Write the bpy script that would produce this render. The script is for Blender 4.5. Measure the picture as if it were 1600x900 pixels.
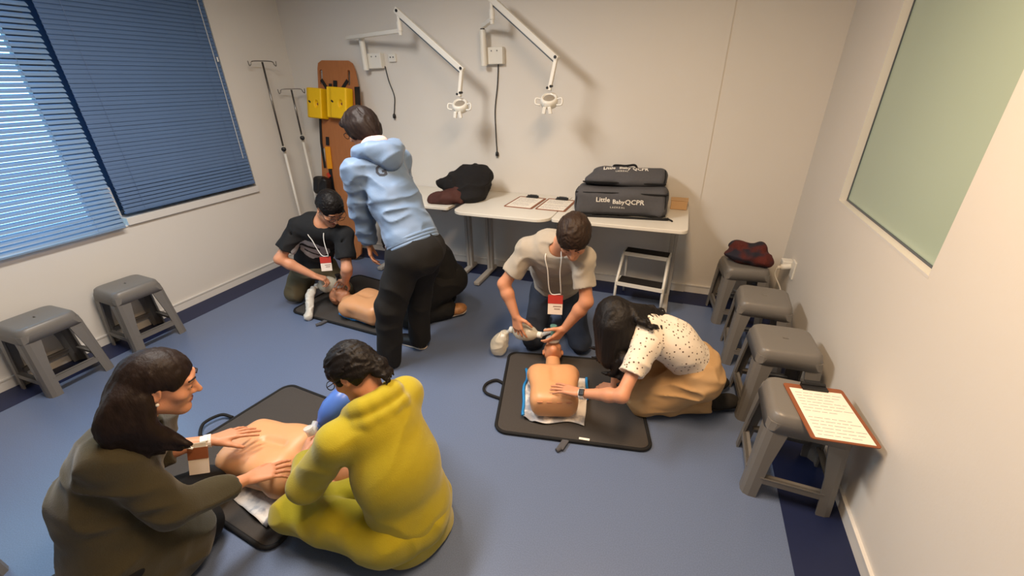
import bpy, bmesh, math, random
import numpy as np
from mathutils import Vector, Matrix

for o in list(bpy.data.objects):
    bpy.data.objects.remove(o, do_unlink=True)
scene = bpy.context.scene
COL = scene.collection

# ------------------------------------------------------------------ camera
cam_d = bpy.data.cameras.new('camera')
cam_d.sensor_width = 36.0
cam_d.lens = 14.727
cam_d.clip_start = 0.05
cam = bpy.data.objects.new('camera', cam_d)
COL.objects.link(cam)
RIGHT = Vector((0.93211136, 0.36165821, -0.01928106))
UPV = Vector((-0.14372627, 0.41824543, 0.89689103))
FWD = Vector((-0.33243222, 0.83323112, -0.4418311))
m = Matrix((RIGHT, UPV, -FWD)).transposed().to_4x4()
m.translation = Vector((0, 0, 1.72))
cam.matrix_world = m
scene.camera = cam

# ------------------------------------------------------------------ daylight outside, lamps, exposure
world = bpy.data.worlds.new('daylight')
scene.world = world
world.use_nodes = True
wn = world.node_tree
wn.nodes['Background'].inputs['Color'].default_value = (0.45, 0.78, 1.0, 1)
wn.nodes['Background'].inputs['Strength'].default_value = 5.0

def area_light(name, loc, size, power, color, size_y=None, rot=(0, 0, 0), spread=180):
    l = bpy.data.lights.new(name, 'AREA')
    l.energy = power
    l.color = color
    l.shape = 'RECTANGLE'
    l.size = size
    l.spread = math.radians(spread)
    l.size_y = size_y or size
    o = bpy.data.objects.new(name, l)
    o.location = loc
    o.rotation_euler = rot
    COL.objects.link(o)
    return o

area_light('ceiling_light_left', (-1.85, 1.35, 2.66), 0.35, 75, (1.0, 0.95, 0.89), 1.2, spread=176)
area_light('ceiling_light_right', (-0.15, 1.15, 2.66), 0.30, 68, (1.0, 0.68, 0.40), 1.2, spread=178)

scene.view_settings.view_transform = 'Standard'
scene.view_settings.look = 'None'
scene.view_settings.exposure = 0.0
scene.view_settings.gamma = 1.0
scene.view_settings.use_curve_mapping = False

# ------------------------------------------------------------------ materials
def lin(c):
    c = c / 255.0
    return c / 12.92 if c <= 0.04045 else ((c + 0.055) / 1.055) ** 2.4

def rgb(r, g, b):
    return (lin(r), lin(g), lin(b), 1.0)

def mat(name, col, rough=0.6, var=0.06, vscale=12.0, bump=0.0, bscale=150.0, spec=0.4, metal=0.0,
        alpha=1.0, trans=0.0, sheen=0.0, sss=0.0, col2=None, stretch=None, detail=3.0):
    ma = bpy.data.materials.new(name)
    ma.use_nodes = True
    nt = ma.node_tree
    b = nt.nodes['Principled BSDF']
    c = rgb(*col)
    tc = nt.nodes.new('ShaderNodeTexCoord')
    mp = nt.nodes.new('ShaderNodeMapping')
    nt.links.new(tc.outputs['Object'], mp.inputs['Vector'])
    if stretch:
        mp.inputs['Scale'].default_value = stretch
    nz = nt.nodes.new('ShaderNodeTexNoise')
    nz.inputs['Scale'].default_value = vscale
    nz.inputs['Detail'].default_value = detail
    nt.links.new(mp.outputs['Vector'], nz.inputs['Vector'])
    mx = nt.nodes.new('ShaderNodeMix')
    mx.data_type = 'RGBA'
    fac = nz.outputs['Fac']
    if col2 is not None:
        rp = nt.nodes.new('ShaderNodeValToRGB')
        rp.color_ramp.elements[0].position = 0.43
        rp.color_ramp.elements[1].position = 0.57
        nt.links.new(nz.outputs['Fac'], rp.inputs['Fac'])
        fac = rp.outputs['Color']
    if col2 is None:
        mx.inputs[6].default_value = (c[0] * (1 - var), c[1] * (1 - var), c[2] * (1 - var), 1)
        mx.inputs[7].default_value = (min(1, c[0] * (1 + var)), min(1, c[1] * (1 + var)), min(1, c[2] * (1 + var)), 1)
    else:
        mx.inputs[6].default_value = c
        mx.inputs[7].default_value = rgb(*col2)
    nt.links.new(fac, mx.inputs[0])
    nt.links.new(mx.outputs[2], b.inputs['Base Color'])
    b.inputs['Roughness'].default_value = rough
    b.inputs['Specular IOR Level'].default_value = spec
    b.inputs['Metallic'].default_value = metal
    b.inputs['Alpha'].default_value = alpha
    b.inputs['Transmission Weight'].default_value = trans
    b.inputs['Sheen Weight'].default_value = sheen
    if sss:
        b.inputs['Subsurface Weight'].default_value = sss
        b.inputs['Subsurface Radius'].default_value = (0.012, 0.005, 0.003)
        b.inputs['Subsurface Scale'].default_value = 0.6
    if bump:
        n2 = nt.nodes.new('ShaderNodeTexNoise')
        n2.inputs['Scale'].default_value = bscale
        n2.inputs['Detail'].default_value = 4
        nt.links.new(mp.outputs['Vector'], n2.inputs['Vector'])
        bp = nt.nodes.new('ShaderNodeBump')
        bp.inputs['Strength'].default_value = bump
        bp.inputs['Distance'].default_value = 0.01
        nt.links.new(n2.outputs['Fac'], bp.inputs['Height'])
        nt.links.new(bp.outputs['Normal'], b.inputs['Normal'])
    return ma

M = {}
M['wall'] = mat('wall_paint', (214, 210, 203), 0.55, 0.02, 3, 0.05, 60)
M['ceiling'] = mat('ceiling_paint', (225, 224, 220), 0.8, 0.02, 3)
M['white_trim'] = mat('white_trim_paint', (212, 210, 206), 0.4, 0.02, 5)
M['navy'] = mat('navy_vinyl', (20, 30, 64), 0.5, 0.10, 40, 0.03, 200)
M['stool'] = mat('grey_plastic', (110, 107, 103), 0.36, 0.03, 8, 0.04, 90)
M['table'] = mat('table_laminate', (214, 210, 200), 0.4, 0.02, 6)
M['table_leg'] = mat('grey_metal_paint', (168, 164, 158), 0.4, 0.03, 6)
M['white_metal'] = mat('white_enamel', (222, 220, 212), 0.3, 0.02, 6)
M['chrome'] = mat('chrome', (120, 118, 115), 0.3, 0.03, 6, metal=1.0)
M['black'] = mat('black_plastic', (22, 22, 24), 0.45, 0.08, 20)
M['rubber'] = mat('black_tread', (30, 26, 24), 0.7, 0.15, 60, 0.2, 200)
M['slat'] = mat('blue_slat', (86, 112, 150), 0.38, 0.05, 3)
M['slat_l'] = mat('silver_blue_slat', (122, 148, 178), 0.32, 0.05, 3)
M['frame_dark'] = mat('dark_window_frame', (70, 78, 86), 0.4, 0.05, 5)
M['mat_fab'] = mat('mat_fabric', (62, 58, 55), 0.9, 0.12, 120, 0.25, 400)
M['binding'] = mat('black_binding', (16, 16, 18), 0.8, 0.1, 80, 0.2, 300)
M['bag'] = mat('bag_fabric', (76, 76, 80), 0.85, 0.10, 60, 0.25, 300)
M['manikin'] = mat('manikin_vinyl', (210, 154, 108), 0.42, 0.04, 5, spec=0.45, sss=0.1)
M['manikin_face'] = mat('manikin_face_vinyl', (196, 134, 98), 0.42, 0.05, 6, spec=0.45, sss=0.1)
M['skin'] = mat('skin', (198, 140, 108), 0.5, 0.07, 14, 0.06, 220, sss=0.15)
M['skin_pale'] = mat('pale_skin', (206, 146, 112), 0.5, 0.06, 14, 0.06, 220, sss=0.15)
M['lips'] = mat('lips', (160, 86, 78), 0.45, 0.05, 20)
M['hair_black'] = mat('black_hair', (20, 16, 15), 0.55, 0.35, 60, 0.2, 160, spec=0.22, stretch=(1, 1, 0.25))
M['hair_brown'] = mat('brown_hair', (42, 30, 23), 0.55, 0.35, 60, 0.2, 160, spec=0.22, stretch=(1, 1, 0.25))
M['hair_dark'] = mat('dark_brown_hair', (32, 22, 18), 0.55, 0.35, 60, 0.2, 160, spec=0.22, stretch=(1, 1, 0.25))
M['eye'] = mat('eye_white', (226, 222, 216), 0.2, 0.02, 10)
M['iris'] = mat('dark_iris', (40, 26, 18), 0.2, 0.1, 10)
M['tee_grey'] = mat('grey_cotton', (160, 152, 140), 0.9, 0.05, 40, 0.12, 260, sheen=0.2)
M['tee_black'] = mat('black_cotton', (20, 20, 22), 0.85, 0.12, 40, 0.12, 260)
M['tee_print'] = mat('grey_shirt_print', (158, 155, 156), 0.8, 0.2, 50, 0.05, 200)
M['jeans'] = mat('dark_denim', (42, 50, 66), 0.85, 0.18, 30, 0.15, 300)
M['khaki'] = mat('khaki_cotton', (104, 94, 70), 0.85, 0.08, 30, 0.12, 260)
M['tan'] = mat('tan_cotton', (182, 148, 106), 0.8, 0.05, 25, 0.1, 260)
M['blue_jacket'] = mat('light_blue_nylon', (102, 126, 158), 0.55, 0.05, 20, 0.08, 160, sheen=0.15)
M['pink'] = mat('pale_pink_collar', (226, 190, 180), 0.8, 0.04, 20)
M['black_pants'] = mat('black_trouser_cloth', (15, 15, 16), 0.85, 0.15, 30, 0.12, 240)
M['olive'] = mat('olive_wool', (58, 52, 32), 0.9, 0.10, 40, 0.2, 220, sheen=0.2)
M['mustard'] = mat('mustard_yellow_fleece', (158, 144, 7), 0.85, 0.06, 30, 0.15, 240, sheen=0.25)
M['shoe_gold'] = mat('bronze_shoe_leather', (158, 112, 70), 0.45, 0.7, 26, 0.1, 200)
M['shoe_sole'] = mat('pale_shoe_sole', (206, 194, 180), 0.7, 0.05, 30)
M['white_cloth'] = mat('white_lanyard', (220, 216, 208), 0.7, 0.03, 30)
M['badge_red'] = mat('badge_red', (178, 56, 46), 0.4, 0.08, 60)
M['badge_white'] = mat('badge_white', (226, 212, 198), 0.4, 0.03, 60)
M['badge_ink'] = mat('badge_ink', (150, 130, 122), 0.5, 0.05, 60)
M['wood'] = mat('varnished_wood', (166, 106, 62), 0.45, 0.14, 9, 0.05, 60, stretch=(6, 6, 0.6))
M['yellow'] = mat('yellow_foam_vinyl', (232, 186, 12), 0.5, 0.05, 20, 0.08, 120)
M['orange'] = mat('orange_webbing', (226, 150, 20), 0.6, 0.05, 40)
M['red'] = mat('red_plastic', (190, 60, 36), 0.5, 0.05, 40)
M['paper'] = mat('white_paper', (232, 226, 214), 0.8, 0.02, 20)
M['ink'] = mat('grey_print', (158, 152, 152), 0.8, 0.05, 60)
M['hardboard'] = mat('brown_hardboard', (132, 76, 46), 0.55, 0.12, 40, 0.05, 200)
M['card'] = mat('tan_card', (196, 160, 118), 0.7, 0.05, 20)
M['coat_black'] = mat('black_coat_wool', (20, 18, 19), 0.95, 0.25, 40, 0.3, 200)
M['coat_brown'] = mat('dark_red_brown_lining', (66, 34, 28), 0.8, 0.2, 30, 0.2, 160)
M['knit'] = mat('maroon_and_navy_knit', (82, 30, 24), 0.9, 0.1, 11, 0.4, 160, col2=(34, 32, 44), detail=1.0)
M['white_print'] = mat('white_lettering', (226, 222, 214), 0.7, 0.02, 30)
M['dark_print'] = mat('dark_lettering', (46, 52, 66), 0.7, 0.05, 30)
M['clear_plastic'] = mat('frosted_clear_plastic', (214, 206, 186), 0.25, 0.03, 20, alpha=0.62, spec=0.5)
M['clear_tube'] = mat('clear_tube_plastic', (226, 230, 230), 0.12, 0.02, 20, alpha=0.45, spec=0.6)
M['milky'] = mat('milky_plastic_sleeve', (214, 210, 200), 0.4, 0.04, 20, alpha=0.85)
M['blue_rubber'] = mat('blue_silicone', (74, 110, 190), 0.35, 0.04, 10)
M['teal'] = mat('teal_valve_plastic', (96, 140, 130), 0.3, 0.05, 20)
M['cloth_print'] = mat('white_printed_jersey', (216, 212, 208), 0.85, 0.1, 14, 0.1, 200, col2=(150, 152, 160))
M['blue_trim'] = mat('bright_blue_trim', (32, 124, 190), 0.6, 0.06, 30)
M['white_band'] = mat('white_watch_band', (228, 220, 212), 0.5, 0.02, 30)
M['sock'] = mat('dark_sock', (36, 34, 32), 0.9, 0.1, 60, 0.2, 300)
M['cap_hub'] = mat('lamp_lens', (150, 142, 130), 0.25, 0.03, 20)

def floor_material():
    ma = mat('blue_vinyl_floor', (95, 109, 137), 0.32, 0.05, 1.2, 0.0)
    nt = ma.node_tree
    b = nt.nodes['Principled BSDF']
    mx = [n for n in nt.nodes if n.type == 'MIX'][0]
    tc = [n for n in nt.nodes if n.type == 'TEX_COORD'][0]
    nz = nt.nodes.new('ShaderNodeTexNoise')
    nz.inputs['Scale'].default_value = 210
    nz.inputs['Detail'].default_value = 2
    nt.links.new(tc.outputs['Object'], nz.inputs['Vector'])
    rp = nt.nodes.new('ShaderNodeValToRGB')
    rp.color_ramp.elements[0].position = 0.38
    rp.color_ramp.elements[0].color = (0.90, 0.90, 0.91, 1)
    rp.color_ramp.elements[1].position = 0.62
    rp.color_ramp.elements[1].color = (1.06, 1.06, 1.06, 1)
    nt.links.new(nz.outputs['Fac'], rp.inputs['Fac'])
    mu = nt.nodes.new('ShaderNodeMix')
    mu.data_type = 'RGBA'
    mu.blend_type = 'MULTIPLY'
    mu.inputs[0].default_value = 1.0
    nt.links.new(mx.outputs[2], mu.inputs[6])
    nt.links.new(rp.outputs['Color'], mu.inputs[7])
    nt.links.new(mu.outputs[2], b.inputs['Base Color'])
    return ma
M['floor'] = floor_material()

def glass_material(name, tint):
    ma = bpy.data.materials.new(name)
    ma.use_nodes = True
    nt = ma.node_tree
    nt.nodes.clear()
    out = nt.nodes.new('ShaderNodeOutputMaterial')
    mixn = nt.nodes.new('ShaderNodeMixShader')
    tr = nt.nodes.new('ShaderNodeBsdfTransparent')
    gl = nt.nodes.new('ShaderNodeBsdfGlossy')
    gl.inputs['Roughness'].default_value = 0.03
    tr.inputs['Color'].default_value = tint
    mixn.inputs[0].default_value = 0.08
    nt.links.new(tr.outputs[0], mixn.inputs[1])
    nt.links.new(gl.outputs[0], mixn.inputs[2])
    nt.links.new(mixn.outputs[0], out.inputs['Surface'])
    return ma
M['glass'] = glass_material('window_glass', (0.86, 0.95, 1.0, 1))
M['green_glass'] = mat('green_filmed_glass', (164, 182, 166), 0.28, 0.03, 1.5, spec=0.5)

def dotted_material():
    ma = mat('white_dotted_blouse', (220, 208, 192), 0.85, 0.03, 30, 0.1, 260)
    nt = ma.node_tree
    b = nt.nodes['Principled BSDF']
    mx = [n for n in nt.nodes if n.type == 'MIX'][0]
    tc = [n for n in nt.nodes if n.type == 'TEX_COORD'][0]
    vo = nt.nodes.new('ShaderNodeTexVoronoi')
    vo.inputs['Scale'].default_value = 48
    vo.inputs['Randomness'].default_value = 0.6
    nt.links.new(tc.outputs['Object'], vo.inputs['Vector'])
    rp = nt.nodes.new('ShaderNodeValToRGB')
    rp.color_ramp.elements[0].position = 0.20
    rp.color_ramp.elements[0].color = (1, 1, 1, 1)
    rp.color_ramp.elements[1].position = 0.25
    rp.color_ramp.elements[1].color = (0, 0, 0, 1)
    nt.links.new(vo.outputs['Distance'], rp.inputs['Fac'])
    mu = nt.nodes.new('ShaderNodeMix')
    mu.data_type = 'RGBA'
    nt.links.new(rp.outputs['Color'], mu.inputs[0])
    nt.links.new(mx.outputs[2], mu.inputs[6])
    mu.inputs[7].default_value = rgb(96, 78, 66)
    nt.links.new(mu.outputs[2], b.inputs['Base Color'])
    return ma
M['dots'] = dotted_material()

# ------------------------------------------------------------------ object helpers
WM = {}

def put(o, parent, local=False):
    if parent is not None:
        o.parent = parent
        if not local:
            o.matrix_parent_inverse = WM.get(parent.name, Matrix.Identity(4)).inverted()
    return o

def tag(o, label=None, cat=None, group=None, kind=None):
    if label:
        o['label'] = label
    if cat:
        o['category'] = cat
    if group:
        o['group'] = group
    if kind:
        o['kind'] = kind
    return o

def thing(name, label, cat, loc=(0, 0, 0), rotz=0.0, group=None):
    o = bpy.data.objects.new(name, None)
    o.empty_display_size = 0.1
    COL.objects.link(o)
    o.location = loc
    o.rotation_euler = (0, 0, rotz)
    WM[o.name] = Matrix.Translation(Vector(loc)) @ Matrix.Rotation(rotz, 4, 'Z')
    return tag(o, label, cat, group)

def link_mesh(name, me, mats, parent=None, local=False, smooth=True):
    o = bpy.data.objects.new(name, me)
    COL.objects.link(o)
    for ma in (mats if isinstance(mats, (list, tuple)) else [mats]):
        me.materials.append(ma)
    if smooth:
        me.polygons.foreach_set('use_smooth', [True] * len(me.polygons))
    put(o, parent, local)
    return o

def dup(root, loc, rotz, label=None, cat=None, group=None):
    r = root.copy()
    COL.objects.link(r)
    r.location = loc
    r.rotation_euler = (0, 0, rotz)
    WM[r.name] = Matrix.Translation(Vector(loc)) @ Matrix.Rotation(rotz, 4, 'Z')
    tag(r, label, cat, group)
    for ch in list(root.children):
        c = ch.copy()
        COL.objects.link(c)
        c.parent = r
        for g in ch.children:
            d = g.copy()
            COL.objects.link(d)
            d.parent = c
    return r

def V(*a):
    return np.array(a, dtype=np.float64)

def unit(v):
    v = np.asarray(v, float)
    return v / np.linalg.norm(v)

def catmull(pts, n=6):
    P = [np.asarray(p, float) for p in pts]
    P = [2 * P[0] - P[1]] + P + [2 * P[-1] - P[-2]]
    out = []
    for i in range(1, len(P) - 2):
        for j in range(n):
            t = j / n
            a, b, c, d = P[i - 1], P[i], P[i + 1], P[i + 2]
            out.append(0.5 * ((2 * b) + (c - a) * t + (2 * a - 5 * b + 4 * c - d) * t * t + (3 * b - a - 3 * c + d) * t ** 3))
    out.append(P[-2])
    return out

class MB:
    """collects simple solids into one mesh"""
    def __init__(s):
        s.v, s.f = [], []

    def add(s, vs, fs):
        b = len(s.v)
        s.v += [tuple(float(c) for c in p) for p in vs]
        s.f += [tuple(b + i for i in f) for f in fs]
        return s

    def box(s, c, size, R=None, taper=1.0):
        c = np.asarray(c, float)
        h = np.asarray(size, float) / 2
        R = np.eye(3) if R is None else np.asarray(R, float)
        vs = []
        for z in (-1, 1):
            k = taper if z > 0 else 1.0
            for x, y in ((-1, -1), (1, -1), (1, 1), (-1, 1)):
                vs.append(c + R @ (np.array([x * k, y * k, z]) * h))
        return s.add(vs, [(3, 2, 1, 0), (4, 5, 6, 7), (0, 1, 5, 4), (1, 2, 6, 5), (2, 3, 7, 6), (3, 0, 4, 7)])

    def bar(s, a, b, w, h, up=(0, 0, 1)):
        a, b = np.asarray(a, float), np.asarray(b, float)
        y = unit(b - a)
        x = np.cross(y, np.asarray(up, float))
        if np.linalg.norm(x) < 1e-6:
            x = np.cross(y, V(1, 0, 0))
        x = unit(x)
        z = np.cross(x, y)
        return s.box((a + b) / 2, (w, np.linalg.norm(b - a), h), np.stack([x, y, z], 1))

    def tube(s, pts, r, n=8, cap=True, closed=False):
        P = [np.asarray(p, float) for p in pts]
        m_ = len(P)
        rr = r if isinstance(r, (list, tuple)) else [r] * m_
        x = None
        rings = []
        for i in range(m_):
            if closed:
                t = unit(P[(i + 1) % m_] - P[i - 1])
            else:
                t = unit(P[min(i + 1, m_ - 1)] - P[max(i - 1, 0)])
            if x is None:
                x = np.cross(t, V(0, 0, 1) if abs(t[2]) < 0.9 else V(1, 0, 0))
            x = unit(x - t * (x @ t))
            y = np.cross(t, x)
            rings.append([P[i] + rr[i] * (math.cos(2 * math.pi * k / n) * x + math.sin(2 * math.pi * k / n) * y) for k in range(n)])
        vs = [p for rg in rings for p in rg]
        fs = []
        for i in range(m_ if closed else m_ - 1):
            j = (i + 1) % m_
            for k in range(n):
                fs.append((i * n + k, i * n + (k + 1) % n, j * n + (k + 1) % n, j * n + k))
        if cap and not closed:
            fs.append(tuple(reversed(range(n))))
            fs.append(tuple(range((m_ - 1) * n, m_ * n)))
        return s.add(vs, fs)

    def cyl(s, a, b, ra, rb=None, n=14):
        return s.tube([a, b], [ra, ra if rb is None else rb], n)

    def lathe(s, a, axis, prof, n=18):
        """prof: (distance along the axis, radius)"""
        a = np.asarray(a, float)
        t = unit(axis)
        x = unit(np.cross(t, V(0, 0, 1) if abs(t[2]) < 0.9 else V(1, 0, 0)))
        y = np.cross(t, x)
        vs, fs = [], []
        for d, r in prof:
            for k in range(n):
                an = 2 * math.pi * k / n
                vs.append(a + t * d + max(r, 1e-4) * (math.cos(an) * x + math.sin(an) * y))
        for i in range(len(prof) - 1):
            for k in range(n):
                fs.append((i * n + k, i * n + (k + 1) % n, (i + 1) * n + (k + 1) % n, (i + 1) * n + k))
        fs.append(tuple(reversed(range(n))))
        fs.append(tuple(range((len(prof) - 1) * n, len(prof) * n)))
        return s.add(vs, fs)

    def ball(s, c, r, n=12):
        r = r if isinstance(r, (list, tuple)) else (r, r, r)
        vs, fs = [], []
        for i in range(n + 1):
            th = math.pi * i / n
            for k in range(n):
                ph = 2 * math.pi * k / n
                vs.append((c[0] + r[0] * max(math.sin(th), 1e-4) * math.cos(ph), c[1] + r[1] * max(math.sin(th), 1e-4) * math.sin(ph), c[2] - r[2] * math.cos(th)))
        for i in range(n):
            for k in range(n):
                fs.append((i * n + k, i * n + (k + 1) % n, (i + 1) * n + (k + 1) % n, (i + 1) * n + k))
        return s.add(vs, fs)

    def prism(s, poly, h, o=(0, 0, 0), R=None):
        """2-D outline extruded h along the local z"""
        R = np.eye(3) if R is None else np.asarray(R, float)
        o = np.asarray(o, float)
        n = len(poly)
        vs = [o + R @ V(x, y, 0) for x, y in poly] + [o + R @ V(x, y, h) for x, y in poly]
        fs = [tuple(reversed(range(n))), tuple(range(n, 2 * n))] + [(i, (i + 1) % n, n + (i + 1) % n, n + i) for i in range(n)]
        return s.add(vs, fs)

    def build(s, name, ma, parent=None, local=False, smooth=False, bevel=0.0, auto=True):
        me = bpy.data.meshes.new(name)
        me.from_pydata(s.v, [], s.f)
        bm = bmesh.new()
        bm.from_mesh(me)
        bmesh.ops.recalc_face_normals(bm, faces=bm.faces)
        bm.to_mesh(me)
        bm.free()
        o = link_mesh(name, me, ma, parent, local, smooth)
        if bevel:
            md = o.modifiers.new('bevel', 'BEVEL')
            md.width = bevel
            md.segments = 2
            md.limit_method = 'ANGLE'
        return o

def rrect(w, h, r, n=5, cx=0.0, cy=0.0):
    out = []
    for sx, sy, a0 in ((1, 1, 0), (-1, 1, 90), (-1, -1, 180), (1, -1, 270)):
        for i in range(n + 1):
            a = math.radians(a0 + 90 * i / n)
            out.append((cx + sx * (w / 2 - r) + r * math.cos(a), cy + sy * (h / 2 - r) + r * math.sin(a)))
    return out

# ------------------------------------------------------------------ signed-distance modelling for soft and organic shapes
RNG = np.random.RandomState(11)
LAT = RNG.rand(32, 32, 32).astype(np.float32)

def vnoise(P, scale, seed=0.0):
    q = P * np.asarray(scale, np.float32) + np.float32(seed)
    i = np.floor(q).astype(np.int32)
    f = (q - i).astype(np.float32)
    f = f * f * (3 - 2 * f)
    x0, y0, z0 = i[:, 0] & 31, i[:, 1] & 31, i[:, 2] & 31
    x1, y1, z1 = (x0 + 1) & 31, (y0 + 1) & 31, (z0 + 1) & 31
    fx, fy, fz = f[:, 0], f[:, 1], f[:, 2]
    a = LAT[x0, y0, z0] * (1 - fx) + LAT[x1, y0, z0] * fx
    b = LAT[x0, y1, z0] * (1 - fx) + LAT[x1, y1, z0] * fx
    c = LAT[x0, y0, z1] * (1 - fx) + LAT[x1, y0, z1] * fx
    d = LAT[x0, y1, z1] * (1 - fx) + LAT[x1, y1, z1] * fx
    return (a * (1 - fy) + b * fy) * (1 - fz) + (c * (1 - fy) + d * fy) * fz

def folds(amp, scale, seed, frame=None, sharp=True, amp2=None):
    """cloth folds: ridged noise in a (possibly rotated and stretched) frame"""
    F = np.eye(3, dtype=np.float32) if frame is None else np.asarray(frame, np.float32)
    def fn(P):
        Q = P @ F
        w = vnoise(Q, np.asarray(scale) * 0.6, seed + 5.3)
        n = vnoise(Q + 0.06 * w[:, None], scale, seed)
        if sharp:
            n = 1 - np.abs(2 * n - 1)
            n = n * n
        d = -amp * (n - 0.4)
        d = d - (amp * 0.4 if amp2 is None else amp2) * (vnoise(Q, np.asarray(scale) * 2.3, seed + 9.1) - 0.5)
        return d.astype(np.float32)
    return fn

class S:
    def __init__(s, res=0.006):
        s.res = res
        s.ops = []
        s.disp = None
        s.lo, s.hi = [], []

    def _box(s, lo, hi):
        s.lo.append(np.asarray(lo, float))
        s.hi.append(np.asarray(hi, float))

    def add(s, op, k, fn):
        s.ops.append((op, max(k, 1e-5), fn))
        return s

    def cap(s, a, b, ra, rb=None, k=0.02, n=None, q=1.0, fa=False, fb=False, op='u'):
        a, b = np.asarray(a, np.float32), np.asarray(b, np.float32)
        rb = ra if rb is None else rb
        r_ = max(ra, rb)
        if op == 'u':
            s._box(np.minimum(a, b) - r_, np.maximum(a, b) + r_)
        if n is not None:
            n = unit(n).astype(np.float32)
        ab = b - a
        e = np.float32(1 / q - 1)
        ab2 = ab + n * ((ab @ n) * e) if n is not None else ab
        L2 = float(ab2 @ ab2) + 1e-9
        dirn = unit(ab).astype(np.float32) if np.linalg.norm(ab) > 1e-6 else np.array([0, 0, 1], np.float32)
        def fn(P):
            v = P - a
            if n is not None:
                v = v + ((v @ n) * e)[:, None] * n
            t = np.clip((v @ ab2) / L2, 0, 1)
            w = v - t[:, None] * ab2
            d = np.sqrt(np.einsum('ij,ij->i', w, w)) - (ra + (rb - ra) * t)
            if fb:
                d = np.maximum(d, (P - b) @ dirn)
            if fa:
                d = np.maximum(d, -((P - a) @ dirn))
            return d
        return s.add(op, k, fn)

    def ell(s, c, r, R=None, k=0.02, op='u'):
        c = np.asarray(c, np.float32)
        r = np.asarray(r, np.float32) if not np.isscalar(r) else np.array([r] * 3, np.float32)
        R = np.eye(3, dtype=np.float32) if R is None else np.asarray(R, np.float32)
        if op == 'u':
            e = np.abs(R) @ r
            s._box(c - e, c + e)
        def fn(P):
            v = (P - c) @ R / r
            k0 = np.sqrt(np.einsum('ij,ij->i', v, v)) + 1e-6
            w = v / r
            k1 = np.sqrt(np.einsum('ij,ij->i', w, w)) + 1e-6
            return k0 * (k0 - 1) / k1
        return s.add(op, k, fn)

    def box(s, c, h, R=None, r=0.01, k=0.01, op='u'):
        c = np.asarray(c, np.float32)
        h = np.asarray(h, np.float32)
        R = np.eye(3, dtype=np.float32) if R is None else np.asarray(R, np.float32)
        if op == 'u':
            e = np.abs(R) @ h
            s._box(c - e, c + e)
        def fn(P):
            q = np.abs((P - c) @ R) - (h - r)
            o = np.maximum(q, 0)
            return np.sqrt(np.einsum('ij,ij->i', o, o)) + np.minimum(q.max(axis=1), 0) - r
        return s.add(op, k, fn)

    def clip(s, pt, nrm, k=0.004):
        pt = np.asarray(pt, np.float32)
        nrm = unit(nrm).astype(np.float32)
        return s.add('i', k, lambda P: (P - pt) @ nrm)

    def chain(s, pts, r, k=0.01, n=None, q=1.0, sub=0):
        P = catmull(pts, sub) if sub else [np.asarray(p, float) for p in pts]
        for i in range(len(P) - 1):
            if np.isscalar(r):
                r0 = r1 = r
            else:
                u0, u1 = i / (len(P) - 1), (i + 1) / (len(P) - 1)
                r0, r1 = np.interp([u0, u1], np.linspace(0, 1, len(r)), r)
            s.cap(P[i], P[i + 1], float(r0), float(r1), k, n, q)
        return s

    @staticmethod
    def _mix(op, d, p, k):
        if op == 'u':
            h = np.maximum(k - np.abs(d - p), 0) / k
            return np.minimum(d, p) - h * h * k * 0.25
        if op == 's':
            p = -p
        h = np.maximum(k - np.abs(d - p), 0) / k
        return np.maximum(d, p) + h * h * k * 0.25

    def eval(s, P):
        P = np.asarray(P, np.float32)
        d = np.full(len(P), 10.0, np.float32)
        for op, k, fn in s.ops:
            d = s._mix(op, d, fn(P), k)
        if s.disp is not None:
            d = d + s.disp(P)
        return d

    def surface(s, smooth=1):
        res = s.res
        B = 8
        pad = 3 * res + 0.012
        lo = np.min(s.lo, axis=0) - pad
        hi = np.max(s.hi, axis=0) + pad
        nb = np.ceil((hi - lo) / (res * B)).astype(int) + 1
        g = np.stack(np.meshgrid(*[np.arange(n) for n in nb], indexing='ij'), -1).reshape(-1, 3)
        cen = (lo + (g * B + (B - 1) / 2) * res).astype(np.float32)
        hb = B * res * 0.87
        D = []
        d = np.full(len(cen), 10.0, np.float32)
        for op, k, fn in s.ops:
            p = fn(cen)
            D.append(p)
            d = s._mix(op, d, p, k)
        sel = np.abs(d) < hb * 1.9 + 0.012
        idx = np.nonzero(sel)[0]
        off = np.stack(np.meshgrid(*[np.arange(B)] * 3, indexing='ij'), -1).reshape(-1, 3)
        P = ((lo + (g[idx] * B) * res)[:, None, :] + off[None] * res).astype(np.float32)
        F = np.full((len(idx), B ** 3), 10.0, np.float32)
        dc = d[idx]
        for (op, k, fn), p in zip(s.ops, D):
            pp = p[idx]
            if op == 'u':
                r_ = pp < np.maximum(dc, 0) + 3.4 * hb + k
            else:
                r_ = (-pp if op == 's' else pp) > -(2.2 * hb + k)
            if not r_.any():
                continue
            w = np.nonzero(r_)[0]
            q = fn(P[w].reshape(-1, 3)).reshape(len(w), -1)
            F[w] = s._mix(op, F[w], q, k)
        if s.disp is not None:
            F = F + s.disp(P.reshape(-1, 3)).reshape(F.shape)
        vol = np.repeat(np.repeat(np.repeat((np.sign(d) * 0.05).astype(np.float32).reshape(nb), B, 0), B, 1), B, 2)
        v6 = vol.reshape(nb[0], B, nb[1], B, nb[2], B)
        gi = g[idx]
        v6[gi[:, 0], :, gi[:, 1], :, gi[:, 2], :] = F.reshape(-1, B, B, B)
        return surface_nets(vol, lo, res, smooth)

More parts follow.
